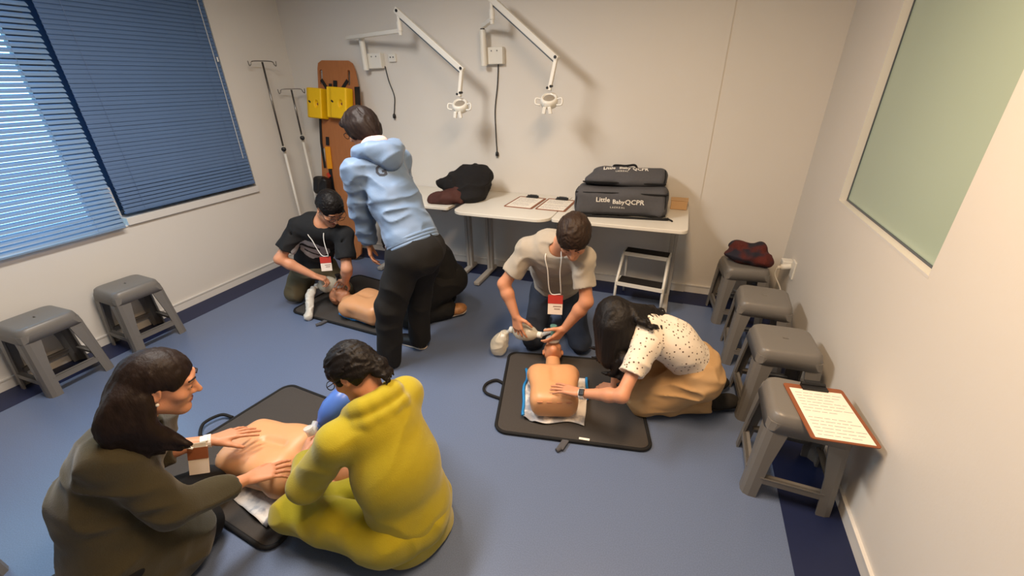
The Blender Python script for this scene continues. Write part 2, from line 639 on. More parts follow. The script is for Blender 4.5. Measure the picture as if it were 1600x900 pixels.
def surface_nets(vol, lo, res, smooth):
    ins = vol < 0
    shp = np.array(vol.shape)
    st = np.array([shp[1] * shp[2], shp[2], 1])
    flat = vol.ravel()
    cells, pos, quads = [], [], []
    for ax in range(3):
        sl0 = [slice(None)] * 3
        sl1 = [slice(None)] * 3
        sl0[ax] = slice(0, -1)
        sl1[ax] = slice(1, None)
        cr = ins[tuple(sl0)] ^ ins[tuple(sl1)]
        e = np.stack(np.nonzero(cr), -1)
        b, c = (ax + 1) % 3, (ax + 2) % 3
        ok = (e[:, b] > 0) & (e[:, c] > 0)
        e = e[ok]
        id0 = e @ st
        v0 = flat[id0]
        v1 = flat[id0 + st[ax]]
        t = v0 / (v0 - v1)
        p = e.astype(np.float64)
        p[:, ax] += t
        four = np.stack([id0 - st[b] - st[c], id0 - st[c], id0, id0 - st[b]], 1)
        cells.append(four.ravel())
        pos.append(np.repeat(p, 4, axis=0))
        flip = ~(v0 < 0)
        four[flip] = four[flip][:, ::-1]
        quads.append(four)
    cells = np.concatenate(cells)
    pos = np.concatenate(pos)
    quads = np.concatenate(quads)
    uq, inv = np.unique(cells, return_inverse=True)
    cnt = np.bincount(inv)
    vs = np.stack([np.bincount(inv, weights=pos[:, i]) / cnt for i in range(3)], 1)
    fq = np.searchsorted(uq, quads)
    for _ in range(smooth):
        a = fq.ravel()
        b = fq[:, [1, 2, 3, 0]].ravel()
        n_ = np.bincount(a, minlength=len(vs)) + np.bincount(b, minlength=len(vs))
        acc = np.stack([np.bincount(a, weights=vs[b, i], minlength=len(vs)) + np.bincount(b, weights=vs[a, i], minlength=len(vs)) for i in range(3)], 1)
        vs = 0.5 * vs + 0.5 * acc / np.maximum(n_, 1)[:, None]
    return lo + vs * res, fq

def sdf_obj(name, s, mats, parent=None, smooth=1, paint=None, local=False):
    vs, fq = s.surface(smooth)
    me = bpy.data.meshes.new(name)
    me.vertices.add(len(vs))
    me.vertices.foreach_set('co', vs.astype(np.float32).ravel())
    me.loops.add(fq.size)
    me.loops.foreach_set('vertex_index', fq.astype(np.int32).ravel())
    me.polygons.add(len(fq))
    me.polygons.foreach_set('loop_start', np.arange(0, fq.size, 4, dtype=np.int32))
    me.polygons.foreach_set('loop_total', np.full(len(fq), 4, dtype=np.int32))
    me.update(calc_edges=True)
    o = link_mesh(name, me, mats, parent, local, True)
    if paint:
        cen = vs[fq].mean(axis=1).astype(np.float32)
        mi = np.zeros(len(fq), np.int32)
        for slot, fn in paint:
            mi[fn(cen)] = slot
        me.polygons.foreach_set('material_index', mi)
    me.validate()
    return o

def frame3(f, u):
    """columns left, forward, up"""
    f = unit(f)
    u = np.asarray(u, float)
    u = unit(u - f * (u @ f))
    return np.stack([np.cross(u, f), f, u], 1)

def text_mesh(body, size, o, ux, uy, nrm, name, ma, parent, surf=None, spacing=1.0, depth=0.0012, bold=0.0):
    """flat lettering laid at o along ux, uy; pressed on a modelled surface when surf is given"""
    cu = bpy.data.curves.new('lettering', 'FONT')
    cu.body = body
    cu.size = size
    cu.align_x = 'CENTER'
    cu.align_y = 'CENTER'
    cu.space_character = spacing
    cu.offset = bold
    cu.resolution_u = 2
    tmp = bpy.data.objects.new('lettering_tmp', cu)
    COL.objects.link(tmp)
    dg = bpy.context.evaluated_depsgraph_get()
    me = bpy.data.meshes.new_from_object(tmp.evaluated_get(dg))
    bpy.data.objects.remove(tmp, do_unlink=True)
    bm = bmesh.new()
    bm.from_mesh(me)
    if surf is not None:
        bmesh.ops.triangulate(bm, faces=bm.faces)
        bmesh.ops.subdivide_edges(bm, edges=[e for e in bm.edges if e.calc_length() > size * 0.12], cuts=2)
        bmesh.ops.triangulate(bm, faces=bm.faces)
    ux, uy, nrm = unit(ux), unit(uy), unit(nrm)
    P = np.array([np.asarray(o) + v.co.x * ux + v.co.y * uy for v in bm.verts])
    if surf is not None:
        P = P + nrm * 0.06
        for _ in range(30):
            P = P - nrm * np.clip(surf.eval(P), -0.02, 0.02)[:, None] * 0.8
        P = P + nrm * depth
    for v, p in zip(bm.verts, P):
        v.co = p
    bm.to_mesh(me)
    bm.free()
    me.materials.clear()
    return link_mesh(name, me, ma, parent, False, False)

# ================================================================== the room
XL, XR, YB, YB2, YF, ZC = -3.84, 0.875, 3.676, 3.684, -2.6, 2.7
STEP = 0.19

def struct(name, mb, ma, bevel=0.0):
    o = mb.build(name, ma, None, bevel=bevel)
    tag(o, kind='structure')
    return o

struct('floor', MB().box(((XL + XR) / 2, 0.6, -0.05), (XR - XL + 0.4, 6.8, 0.1)), M['floor'])
struct('ceiling', MB().box(((XL + XR) / 2, 0.6, ZC + 0.05), (XR - XL + 0.4, 6.8, 0.1)), M['ceiling'])
# navy border laid in the floor
struct('trim_1', MB().box((XL + 0.125, 0.53, 0.001), (0.25, 6.24, 0.002)), M['navy'])
struct('trim_2', MB().box(((XL + 0.25 + STEP) / 2, YB - 0.122, 0.001), (STEP - XL - 0.25, 0.245, 0.002))
       .box(((STEP + XR - 0.24) / 2, YB2 - 0.122, 0.001), (XR - 0.24 - STEP, 0.245, 0.002)), M['navy'])
struct('trim_3', MB().box((XR - 0.12, 0.55, 0.001), (0.24, 6.28, 0.002)), M['navy'])

def wall_with_hole(axis_x, thick, y0, y1, hy0, hy1, hz0, hz1, sign):
    mb = MB()
    xc = axis_x + sign * thick / 2
    def b(ya, yb, za, zb):
        if yb > ya and zb > za:
            mb.box((xc, (ya + yb) / 2, (za + zb) / 2), (thick, yb - ya, zb - za))
    b(y0, hy0, 0, ZC)
    b(hy1, y1, 0, ZC)
    b(hy0, hy1, 0, hz0)
    b(hy0, hy1, hz1, ZC)
    return mb

# left wall with the window, right wall with the inner glazed opening
LW = (0.15, 2.93, 0.80, 2.45)
RW = (1.787, 2.90, 1.075, 2.45)
struct('wall_left', wall_with_hole(XL, 0.18, YF, YB + 0.2, *LW, -1), M['wall'])
struct('wall_right', wall_with_hole(XR, 0.12, YF, YB2 + 0.2, *RW, 1), M['wall'])
struct('wall_back', MB().box(((XL - 0.1 + STEP) / 2, YB + 0.1, ZC / 2), (STEP - XL + 0.1, 0.2, ZC))
       .box(((STEP + XR + 0.1) / 2, YB2 + 0.1, ZC / 2), (XR + 0.1 - STEP, 0.2, ZC)), M['wall'])
struct('wall_front', MB().box(((XL + XR) / 2, YF - 0.1, ZC / 2), (XR - XL + 0.4, 0.2, ZC)), M['wall'])

def baseboard(name, a, b, nrm):
    a, b, nrm = V(*a, 0), V(*b, 0), V(*nrm, 0)
    mb = MB()
    mid = (a + b) / 2
    ln = np.linalg.norm(b - a)
    d = unit(b - a)
    R = np.stack([d, nrm, V(0, 0, 1)], 1)
    mb.box(mid + nrm * 0.004 + V(0, 0, 0.034), (ln, 0.008, 0.066), R)
    mb.box(mid + nrm * 0.007 + V(0, 0, 0.072), (ln, 0.014, 0.010), R)
    struct(name, mb, M['white_trim'])
baseboard('baseboard_left', (XL, YF), (XL, YB), (1, 0))
baseboard('baseboard_back', (XL + 0.015, YB), (STEP, YB), (0, -1))
baseboard('baseboard_right', (XR, YF), (XR, YB2), (-1, 0))
baseboard('trim_4', (STEP + 0.001, YB2), (XR - 0.015, YB2), (0, -1))

# ---- left window: frame, mullions, panes, sill
w1 = thing('window_1', None, None, (XL, 1.5, 0.86))
w1['kind'] = 'structure'
fr = MB()
xg = XL - 0.12
for yy, wd in ((0.18, 0.06), (0.62, 0.05), (1.715, 0.13), (2.90, 0.06)):
    fr.box((xg, yy, 1.62), (0.05, wd, 1.62))
fr.box((xg, 1.54, 0.815), (0.05, 2.76, 0.03)).box((xg, 1.54, 2.42), (0.05, 2.76, 0.06)).box((xg, 0.98, 1.90), (0.05, 1.62, 0.05))
fr.build('window_frame', M['frame_dark'], w1)
MB().box((XL - 0.075, 1.775, 0.97), (0.05, 0.06, 0.22)).build('window_frame', M['white_trim'], w1)
for y0, y1, z0, z1 in ((0.21, 0.595, 0.83, 1.875), (0.21, 0.595, 1.925, 2.39), (0.645, 1.65, 0.83, 1.875), (0.645, 1.65, 1.925, 2.39), (1.78, 2.87, 0.83, 2.39)):
    MB().box((xg, (y0 + y1) / 2, (z0 + z1) / 2), (0.006, y1 - y0, z1 - z0)).build('window_pane', M['glass'], w1)
# unseen opaque shutter, added to block daylight behind the right hand blind
sh = MB()
for i in range(21):
    sh.box((XL - 0.165, 2.36, 0.84 + 0.08 * i), (0.02 if i % 2 else 0.024, 1.22, 0.0805))
sh.build('added_shutter', M['slat'], w1)
MB().box((XL - 0.04, 2.36, 0.828), (0.13, 1.14, 0.056)).box((XL - 0.04, 0.97, 0.796), (0.10, 1.64, 0.012)).build('window_sill', M['white_trim'], w1, bevel=0.003)

# ---- right wall glazed opening
w2 = thing('window_2', None, None, (XR, 2.34, 1.075))
w2['kind'] = 'structure'
gx = XR + 0.045
MB().box((gx, 2.343, 1.76), (0.008, 1.11, 1.37)).build('window_pane', M['green_glass'], w2)
MB().box((gx - 0.006, 2.885, 1.76), (0.006, 0.010, 1.37)).box((gx - 0.006, 2.34, 1.080), (0.006, 1.10, 0.010)).build('window_gasket', M['frame_dark'], w2)
MB().box((XR + 0.022, 2.893, 1.76), (0.046, 0.012, 1.37)).box((XR + 0.022, 2.34, 1.071), (0.046, 1.12, 0.010)).build('window_frame', M['white_trim'], w2)

# ---- venetian blinds
def blind(label, y0, y1, z0, z1, pitch, tilt, ma, x, droop=0.0):
    t = thing('venetian_blind', label, 'blind', (x, (y0 + y1) / 2, z0))
    yc, L = (y0 + y1) / 2, (y1 - y0)
    n = int((z1 - z0 - 0.05) / pitch)
    w = 0.035
    prof = []
    for i in range(5):
        u = -1 + 2 * i / 4
        prof.append((u * w / 2, 0.003 * (1 - u * u)))
    me = bpy.data.meshes.new('slat')
    vs, fs = [], []
    for yy in (-L / 2, L / 2):
        for a, b in prof:
            vs.append((a, yy, b))
    for i in range(4):
        fs.append((i, i + 1, 6 + i, 5 + i))
    me.from_pydata(vs, [], fs)
    me.materials.append(ma)
    me.polygons.foreach_set('use_smooth', [True] * 4)
    rng = random.Random(int(y0 * 100))
    for i in range(n):
        o = bpy.data.objects.new('slat', me)
        COL.objects.link(o)
        o.parent = t
        o.location = (rng.uniform(-0.0008, 0.0008), 0, 0.03 + i * pitch)
        tl = tilt(i) if callable(tilt) else tilt
        o.rotation_euler = (rng.uniform(-0.0012, 0.0012), math.radians(tl + rng.uniform(-2.5, 2.5)), 0)
    MB().box((x, yc, z0 + 0.008), (0.022, L, 0.014)).build('bottom_rail', ma, t, bevel=0.002)
    MB().box((x, yc, z1 - 0.012), (0.03, L, 0.026)).build('head_rail', ma, t)
    for k in (0.12, 0.88):
        MB().tube([(x + 0.013, y0 + L * k, z0 + 0.01), (x + 0.013, y0 + L * k, z1 - 0.02)], 0.0009, 5).build('ladder_cord', ma, t)
    return t
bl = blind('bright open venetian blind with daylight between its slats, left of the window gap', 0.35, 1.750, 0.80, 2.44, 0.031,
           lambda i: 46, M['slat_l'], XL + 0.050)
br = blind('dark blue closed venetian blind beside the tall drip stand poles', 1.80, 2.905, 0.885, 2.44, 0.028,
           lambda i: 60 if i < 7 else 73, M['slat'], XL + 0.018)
MB().tube([(XL + 0.045, 2.845, 2.42), (XL + 0.047, 2.85, 1.7), (XL + 0.045, 2.845, 1.13)], 0.004, 6).build('tilt_wand', M['clear_tube'], br)
MB().cyl((XL + 0.05, 2.87, 1.92), (XL + 0.05, 2.87, 1.955), 0.006).build('cord_tassel', M['white_metal'], br)

# ================================================================== plastic stools
def stool_parts(root):
    rings = []
    for z, h, r in ((0.375, 0.158, 0.045), (0.43, 0.148, 0.045), (0.452, 0.142, 0.045), (0.460, 0.134, 0.045), (0.463, 0.126, 0.043), (0.4635, 0.118, 0.04), (0.4635, 0.02, 0.0065), (0.4635, 0.018, 0.006),
                    (0.450, 0.018, 0.006), (0.450, 0.128, 0.04), (0.43, 0.141, 0.042), (0.375, 0.151, 0.042)):
        rings.append([(x, y, z) for x, y in (rrect(2 * h, 2 * h, r, 5) if h > 0.05 else rrect(2 * h, h * 0.72, r, 5))])
    mb = MB()
    n = len(rings[0])
    vs = [p for rg in rings for p in rg]
    fs = []
    m_ = len(rings)
    for i in range(m_):
        j = (i + 1) % m_
        if i == 5:
            pass
        for k in range(n):
            fs.append((i * n + k, i * n + (k + 1) % n, j * n + (k + 1) % n, j * n + k))
    mb.add(vs, fs)
    seat = mb.build('seat', M['stool'], root, True, True)
    for sx in (-1, 1):
        for sy in (-1, 1):
            mb = MB()
            vs = []
            for z, c, w in ((0.0, 0.178, 0.062), (0.02, 0.177, 0.062), (0.2, 0.166, 0.066), (0.38, 0.155, 0.085), (0.42, 0.150, 0.11)):
                t = 0.011
                pts = [(c - w, c), (c - 0.03, c), (c - 0.009, c - 0.009), (c, c - 0.03), (c, c - w), (c - t, c - w), (c - t, c - 0.035), (c - 0.035, c - t), (c - w, c - t)]
                vs += [(sx * x, sy * y, z) for x, y in pts]
            fs = []
            for i in range(4):
                for k in range(9):
                    fs.append((i * 9 + k, i * 9 + (k + 1) % 9, (i + 1) * 9 + (k + 1) % 9, (i + 1) * 9 + k))
            fs += [tuple(range(9)), tuple(range(36, 45))]
            mb.add(vs, fs)
            mb.build('leg', M['stool'], root, True)
    for ax in (0, 1):
        for sg in (-1, 1):
            mb = MB()
            c = (0, sg * 0.164, 0.105) if ax == 0 else (sg * 0.164, 0, 0.105)
            sz = (0.24, 0.014, 0.034) if ax == 0 else (0.014, 0.24, 0.034)
            mb.box(c, sz)
            c2 = (c[0] * 0.96, c[1] * 0.96, 0.119)
            sz2 = (0.24, 0.03, 0.006) if ax == 0 else (0.03, 0.24, 0.006)
            mb.box(c2, sz2)
            mb.build('stretcher', M['stool'], root, True)

GS = 'grey plastic stools along the walls'
st0 = thing('plastic_stool', 'grey plastic stool by the left wall, nearest the bright blind', 'stool', (-3.62, 1.02, 0), 0.03, GS)
stool_parts(st0)
dup(st0, (-3.635, 1.53, 0), -0.05, 'grey plastic stool by the left wall, under the window gap', 'stool', GS)
dup(st0, (-2.44, 0.02, 0), 0.05, 'grey plastic stool mostly out of view behind the olive jacket woman', 'stool', GS)
dup(st0, (0.655, 1.765, 0), -0.02, 'grey plastic stool carrying the clipboard with a white form', 'stool', GS)
dup(st0, (0.66, 2.28, 0), 0.06, 'empty grey plastic stool next behind the one with the clipboard', 'stool', GS)
dup(st0, (0.625, 2.80, 0), -0.05, 'empty grey plastic stool next in front of the one with the knit', 'stool', GS)
dup(st0, (0.56, 3.36, 0), 0.12, 'grey plastic stool in the corner under the maroon knit bundle', 'stool', GS)

# ================================================================== tables
TZ = 0.78
def table(label, x0, x1, y0, rl, rr):
    xc = (x0 + x1) / 2
    t = thing('work_table', label, 'table', (xc, (y0 + YB) / 2, 0), 0, 'white laminate tables along the back wall')
    poly = []
    y1 = YB - 0.004
    for cx, cy, r, a0 in ((x1, y1, 0.012, 0), (x0, y1, 0.012, 90), (x0, y0, rl, 180), (x1, y0, rr, 270)):
        sx = 1 if cx == x1 else -1
        sy = 1 if cy == y1 else -1
        for i in range(7):
            a = math.radians(a0 + 90 * i / 6)
            poly.append((cx - sx * r + r * math.cos(a), cy - sy * r + r * math.sin(a)))
    MB().prism(poly, 0.026, (0, 0, TZ - 0.026)).build('tabletop', M['table'], t, bevel=0.004)
    for lx in (x0 + 0.075, x1 - 0.075):
        ys = YB - 0.16
        lg = MB()
        lg.box((lx - 0.016, ys, 0.39), (0.028, 0.05, 0.72)).box((lx + 0.016, ys, 0.39), (0.028, 0.05, 0.72))
        lg.box((lx, ys - 0.18, TZ - 0.045), (0.05, 0.5, 0.034))
        leg = lg.build('leg', M['table_leg'], t, bevel=0.004)
        MB().bar((lx, YB - 0.06, 0.032), (lx, 3.17, 0.024), 0.055, 0.036).build('foot_bar', M['table_leg'], leg, bevel=0.008)
        MB().cyl((lx, 3.20, 0.0), (lx, 3.20, 0.014), 0.018).cyl((lx, YB - 0.1, 0.0), (lx, YB - 0.1, 0.02), 0.018).build('levelling_glide', M['black'], leg)
    return t
table('white table behind the standing person, half hidden, dark coat at its end', -2.80, -1.775, 3.02, 0.03, 0.03)
table('white table with rounded corners carrying two clipboards', -1.70, -0.865, 2.93, 0.10, 0.12)
table('white table carrying the two grey kit bags, step stool beneath', -0.86, 0.115, 2.975, 0.03, 0.05)

# clipboards on the table
def clipboard(label, c, rz, w, h, z, group, lines, tilt=0.0, seed=1):
    t = thing('clipboard', label, 'clipboard', (c[0], c[1], z), rz, group)
    def loc(n, mb, ma, p, **k):
        return mb.build(n, ma, p, True, **k)
    bd = MB().prism(rrect(w, h, 0.012, 3), 0.004).build('backing_board', M['hardboard'], t, True)
    pp = MB().box((0, -0.012, 0.0052), (w * 0.86, h * 0.88, 0.0016)).build('paper_sheet', M['paper'], t, True)
    rng = random.Random(seed)
    ink = MB()
    yy = h * 0.36
    while yy > -h * 0.40:
        if rng.random() > 0.12:
            x = -w * 0.37
            end = w * rng.uniform(0.1, 0.37)
            while x < end:
                l = rng.uniform(0.012, 0.04)
                ink.box((min(x + l / 2, w * 0.37), yy - 0.012, 0.0062), (l, 0.0028, 0.0004))
                x += l + 0.006
        yy -= h * 0.40 / lines * 2
    ik = ink.build('printed_lines', M['ink'], pp, True)
    ik['kind'] = 'stuff'
    cl = MB().box((0, h / 2 - 0.02, 0.010), (w * 0.42, 0.038, 0.010)).cyl((-w * 0.2, h / 2 - 0.004, 0.016), (w * 0.2, h / 2 - 0.004, 0.016), 0.008)
    cl.box((0, h / 2 + 0.004, 0.022), (w * 0.26, 0.024, 0.004)).build('clip', M['black'], t, True)
    t.rotation_euler = (tilt, 0, rz)
    return t
GC = 'clipboards with printed forms'
clipboard('clipboard on the table, left of the pair, beside the dark coat', (-1.20, 3.37, 0), -0.05, 0.255, 0.36, TZ + 0.0005, GC, 22, 0, 3)
clipboard('clipboard on the table, right of the pair, beside the grey bags', (-0.925, 3.37, 0), -0.03, 0.255, 0.36, TZ + 0.0005, GC, 22, 0, 4)
clipboard('clipboard with a white form lying on the nearest grey stool', (0.715, 1.70, 0), 0.13, 0.235, 0.34, 0.4650, GC, 14, 0, 6)

# step stool
ss = thing('step_stool', 'white two-step folding stool with black treads under the table', 'step stool', (-0.16, 3.33, 0), -0.10)
def step_parts(t):
    for z, y, d in ((0.215, -0.06, 0.13), (0.425, 0.09, 0.12)):
        tr = MB().box((0, y, z), (0.345, d, 0.018)).build('tread', M['rubber'], t, True, bevel=0.003)
        MB().box((0, y - d / 2 - 0.006, z - 0.006), (0.372, 0.010, 0.030)).box((-0.18, y, z - 0.006), (0.012, d, 0.03)).box((0.18, y, z - 0.006), (0.012, d, 0.03)).build('tread_rim', M['white_metal'], tr, True)
    for sx in (-1, 1):
        MB().tube([(sx * 0.190, -0.135, 0.0), (sx * 0.186, -0.115, 0.21), (sx * 0.178, 0.03, 0.43)], 0.0115, 10).build('front_leg', M['white_metal'], t, True, True)
        MB().tube([(sx * 0.176, 0.175, 0.0), (sx * 0.172, 0.14, 0.40)], 0.010, 10).build('rear_leg', M['white_metal'], t, True, True)
        for yy in (-0.135,):
            MB().cyl((sx * 0.190, yy, 0.0), (sx * 0.190, yy, 0.03), 0.0135).build('leg_tip', M['black'], t, True)
step_parts(ss)

# grey kit bags
def kit_bag(label, c, half, R, seed, side, lettering):
    t = thing('kit_bag', label, 'bag', tuple(c - V(0, 0, half[2])), 0, 'grey training kit bags')
    s = S(0.0065)
    s.box(c, half, R, 0.045, 0.01)
    if side == 'top':
        s.clip(np.asarray(c) + R @ V(-half[0] * 0.80, 0, half[2] * 0.3), R @ V(-0.55, 0, 0.83), 0.03)
        s.clip(np.asarray(c) + R @ V(0, -half[1] * 0.85, half[2] * 0.25), R @ V(0, -0.75, 0.66), 0.05)
        s.ell(np.asarray(c) + R @ V(-0.02, 0, half[2] * 0.7), V(0.22, 0.11, 0.035), R, 0.05)
    s.disp = folds(0.034, (5, 5, 8), seed, None, False, 0.012)
    body = sdf_obj('bag_body', s, M['bag'], t)
    # piping along the front and end edges
    def L(x, y, z):
        return np.asarray(c) + R @ V(x * half[0], y * half[1], z * half[2])
    for zz in ((-0.80, 0.80) if side == 'front' else (-0.80,)):
        mb = MB().tube(catmull([L(-0.97, 0.2, zz), L(-0.985, -0.75, zz), L(-0.88, -0.985, zz), L(0, -0.99, zz + (0.03 if zz > 0 else 0)), L(0.88, -0.985, zz), L(0.99, -0.75, zz), L(0.985, 0.2, zz)], 4), 0.006, 6)
        mb.build('piping', M['binding'], t, smooth=True)
    for xx in ((-0.95, 0.95) if side == 'front' else (0.95,)):
        MB().tube(catmull([L(xx, -0.93, -0.85), L(xx * 1.02, -0.97, 0), L(xx, -0.93, 0.85)], 4), 0.005, 6).build('piping', M['binding'], t, smooth=True)
    if side == 'front':
        ux, uy, nr = R @ V(1, 0, 0), R @ V(0, 0, 1), R @ V(0, -1, 0)
        base = L(0.0, -1.0, 0)
    else:
        ux, uy, nr = R @ V(1, 0, 0), R @ V(0, 0.80, 0.6), R @ V(0, -0.6, 0.80)
        base = L(0.0, -0.62, 0.72)
    for body_t, sz, dx, dy, sp, bo in lettering:
        text_mesh(body_t, sz, base + ux * dx + uy * dy, ux, uy, nr, 'lettering', M['white_print'], t, s, sp, 0.002, bo)
    return t, s, L
def rot(ax, ang):
    return np.array(Matrix.Rotation(math.radians(ang), 3, ax))
Rz = rot('Z', 7)
kb1, s1, L1 = kit_bag('lower grey kit bag of the stack, white lettering on its front', V(-0.40, 3.32, 0.882), V(0.335, 0.155, 0.098), Rz, 3.1, 'front',
                      [('Little', 0.050, -0.125, 0.030, 1.0, 0.001), ('Baby', 0.046, -0.010, 0.018, 1.0, 0.001), ('QCPR', 0.052, 0.105, 0.018, 1.0, 0.001), ('LAERDAL', 0.018, -0.015, -0.026, 1.6, 0.0003)])
# loose zip flap hanging in front of the lower bag
MB().tube(catmull([L1(-1.02, -0.95, -0.8), L1(-1.10, -1.1, -0.92), L1(-1.0, -1.16, -0.965), L1(0, -1.13, -0.965), L1(0.95, -1.15, -0.965), L1(1.06, -1.1, -0.9)], 5), 0.010, 8).build('zip_edge', M['binding'], kb1, smooth=True)
MB().tube(catmull([L1(0.95, -1.12, -0.95), L1(1.02, -1.2, -0.85), L1(1.12, -1.25, -0.96), L1(1.14, -1.32, -0.985)], 4), 0.006, 6).build('zip_pull', M['binding'], kb1, smooth=True)
Rz2 = rot('Z', 5) @ rot('X', -14)
kb2, s2, L2 = kit_bag('upper grey kit bag of the stack, black carry handle on top', V(-0.395, 3.42, 1.032), V(0.305, 0.145, 0.062), Rz2, 8.4, 'top',
                      [('Little', 0.044, -0.115, 0.0, 1.0, 0.001), ('Baby QCPR', 0.044, 0.065, 0.0, 1.0, 0.001), ('LAERDAL', 0.016, -0.02, -0.032, 1.5, 0.0003)])
MB().tube(catmull([L2(-0.30, -0.1, 0.98), L2(-0.27, -0.15, 1.35), L2(0.0, -0.2, 1.32), L2(0.22, -0.15, 1.45), L2(0.30, -0.1, 1.0)], 6), 0.009, 6).build('carry_handle', M['binding'], kb2, smooth=True)

# small tan box at the end of the table
bx = thing('card_box', 'small tan cardboard box at the table end behind the bags', 'box', (0.045, 3.56, TZ))
MB().box((0.035, 3.56, TZ + 0.036), (0.125, 0.10, 0.070)).build('box_body', M['card'], bx, bevel=0.006)
MB().box((0.035, 3.56, TZ + 0.074), (0.131, 0.106, 0.006)).build('box_lid', M['card'], bx, bevel=0.003)

# dark coat pile on the left table
ct = thing('folded_coat', 'black coat heaped on the table end with dark red lining', 'coat', (-1.80, 3.32, TZ))
s = S(0.007)
s.ell((-1.73, 3.36, 0.90), (0.18, 0.16, 0.13), None, 0.05)
s.ell((-1.63, 3.38, 0.985), (0.11, 0.10, 0.085), None, 0.06)
s.ell((-1.74, 3.40, 0.985), (0.10, 0.10, 0.08), None, 0.06)
s.ell((-1.86, 3.30, 0.92), (0.10, 0.10, 0.08), None, 0.04)
s.ell((-1.93, 3.27, 0.93), (0.06, 0.06, 0.05), None, 0.03)
s.ell((-1.72, 3.28, 0.83), (0.16, 0.14, 0.06), None, 0.05)
s.clip((0, 0, TZ + 0.004), (0, 0, -1), 0.01)
s.disp = folds(0.026, (10, 10, 11), 2.2)
sdf_obj('coat_cloth', s, M['coat_black'], ct)
s = S(0.007)
s.cap((-1.97, 3.13, 0.80), (-1.78, 3.20, 0.835), 0.045, 0.075, 0.04)
s.ell((-1.86, 3.16, 0.82), (0.15, 0.085, 0.06), None, 0.04)
s.clip((0, 0, TZ + 0.004), (0, 0, -1), 0.01)
s.disp = folds(0.02, (10, 10, 10), 6.1)
sdf_obj('coat_lining', s, M['coat_brown'], ct)

# knit bundle on the corner stool
kn = thing('knit_bundle', 'maroon and navy knitted garment bundled on the corner stool', 'knitwear', (0.585, 3.37, 0.464))
s = S(0.006)
s.ell((0.555, 3.38, 0.515), (0.135, 0.12, 0.06), None, 0.04)
s.ell((0.53, 3.42, 0.55), (0.085, 0.09, 0.055), None, 0.04)
s.ell((0.645, 3.40, 0.56), (0.05, 0.06, 0.05), None, 0.03)
s.ell((0.655, 3.30, 0.51), (0.07, 0.06, 0.045), None, 0.04)
s.clip((0, 0, 0.4665), (0, 0, -1), 0.01)
s.disp = folds(0.022, (11, 11, 12), 4.7)
sdf_obj('knit_cloth', s, M['knit'], kn)

# ================================================================== wall outlet with adapter
ot = thing('wall_outlet', 'white wall outlet with adapter and cable on the right wall', 'outlet', (XR, 3.30, 0.46))
MB().box((XR - 0.006, 3.32, 0.46), (0.012, 0.085, 0.13)).build('cover_plate', M['white_metal'], ot, bevel=0.004)
MB().box((XR - 0.035, 3.40, 0.47), (0.07, 0.075, 0.06)).build('outlet_box', M['white_metal'], ot, bevel=0.006)
MB().cyl((XR - 0.012, 3.37, 0.465), (XR - 0.075, 3.37, 0.45), 0.022).cyl((XR - 0.07, 3.37, 0.45), (XR - 0.095, 3.37, 0.443), 0.014).build('plug', M['white_metal'], ot)
MB().tube(catmull([(XR - 0.095, 3.37, 0.443), (XR - 0.10, 3.36, 0.39), (XR - 0.05, 3.33, 0.30), (XR - 0.02, 3.30, 0.2), (XR - 0.02, 3.28, 0.10)], 5), 0.005, 6).build('cable', M['white_metal'], ot, smooth=True)

# ================================================================== drip stands
def drip_stand(label, x, y, ztop, zk, rz):
    t = thing('drip_stand', label, 'drip stand', (x, y, 0), 0, 'drip stands in the corner')
    MB().tube([(x, y, zk), (x, y, ztop)], 0.0085, 10).build('upper_rod', M['chrome'], t, smooth=True)
    c, s_ = math.cos(rz), math.sin(rz)
    hk = MB().tube(catmull([(x - 0.12 * c, y - 0.12 * s_, ztop + 0.008), (x - 0.115 * c, y - 0.115 * s_, ztop - 0.03), (x - 0.10 * c, y - 0.10 * s_, ztop - 0.02), (x - 0.085 * c, y - 0.085 * s_, ztop + 0.004),
                            (x, y, ztop + 0.008), (x + 0.085 * c, y + 0.085 * s_, ztop + 0.004), (x + 0.10 * c, y + 0.10 * s_, ztop - 0.02), (x + 0.115 * c, y + 0.115 * s_, ztop - 0.03), (x + 0.12 * c, y + 0.12 * s_, ztop + 0.008)], 5), 0.0042, 6)
    hk.build('hook_bar', M['chrome'], t, smooth=True)
    kb = MB().cyl((x, y, zk - 0.03), (x, y, zk + 0.025), 0.017).build('clamp', M['white_metal'], t)
    MB().lathe((x + 0.014, y - 0.012, zk), (0.7, -0.7, 0), [(0, 0.008), (0.012, 0.010), (0.014, 0.022), (0.034, 0.022), (0.038, 0.016)], 12).build('clamp_knob', M['black'], kb, smooth=True)
    MB().tube([(x, y, 0.05), (x, y, zk - 0.02)], 0.0125, 12).build('lower_tube', M['white_metal'], t, smooth=True)
    for k in range(4):
        a = 0.4 + k * math.pi / 2
        ex, ey = x + 0.115 * math.cos(a), y + 0.115 * math.sin(a)
        lg = MB().tube([(x, y, 0.075), (ex, ey, 0.05)], 0.009, 8).build('base_leg', M['white_metal'], t, smooth=True)
        MB().lathe((ex, ey - 0.01, 0.024), (0, 1, 0), [(0, 0.024), (0.02, 0.024)], 12).build('caster', M['black'], lg)
    return t
drip_stand('taller drip stand, chrome rod with a hook bar, nearer the window', -3.70, 3.23, 1.925, 1.165, 1.2)
drip_stand('shorter drip stand between the taller one and the spine board', -3.68, 3.47, 1.69, 1.245, 0.9)

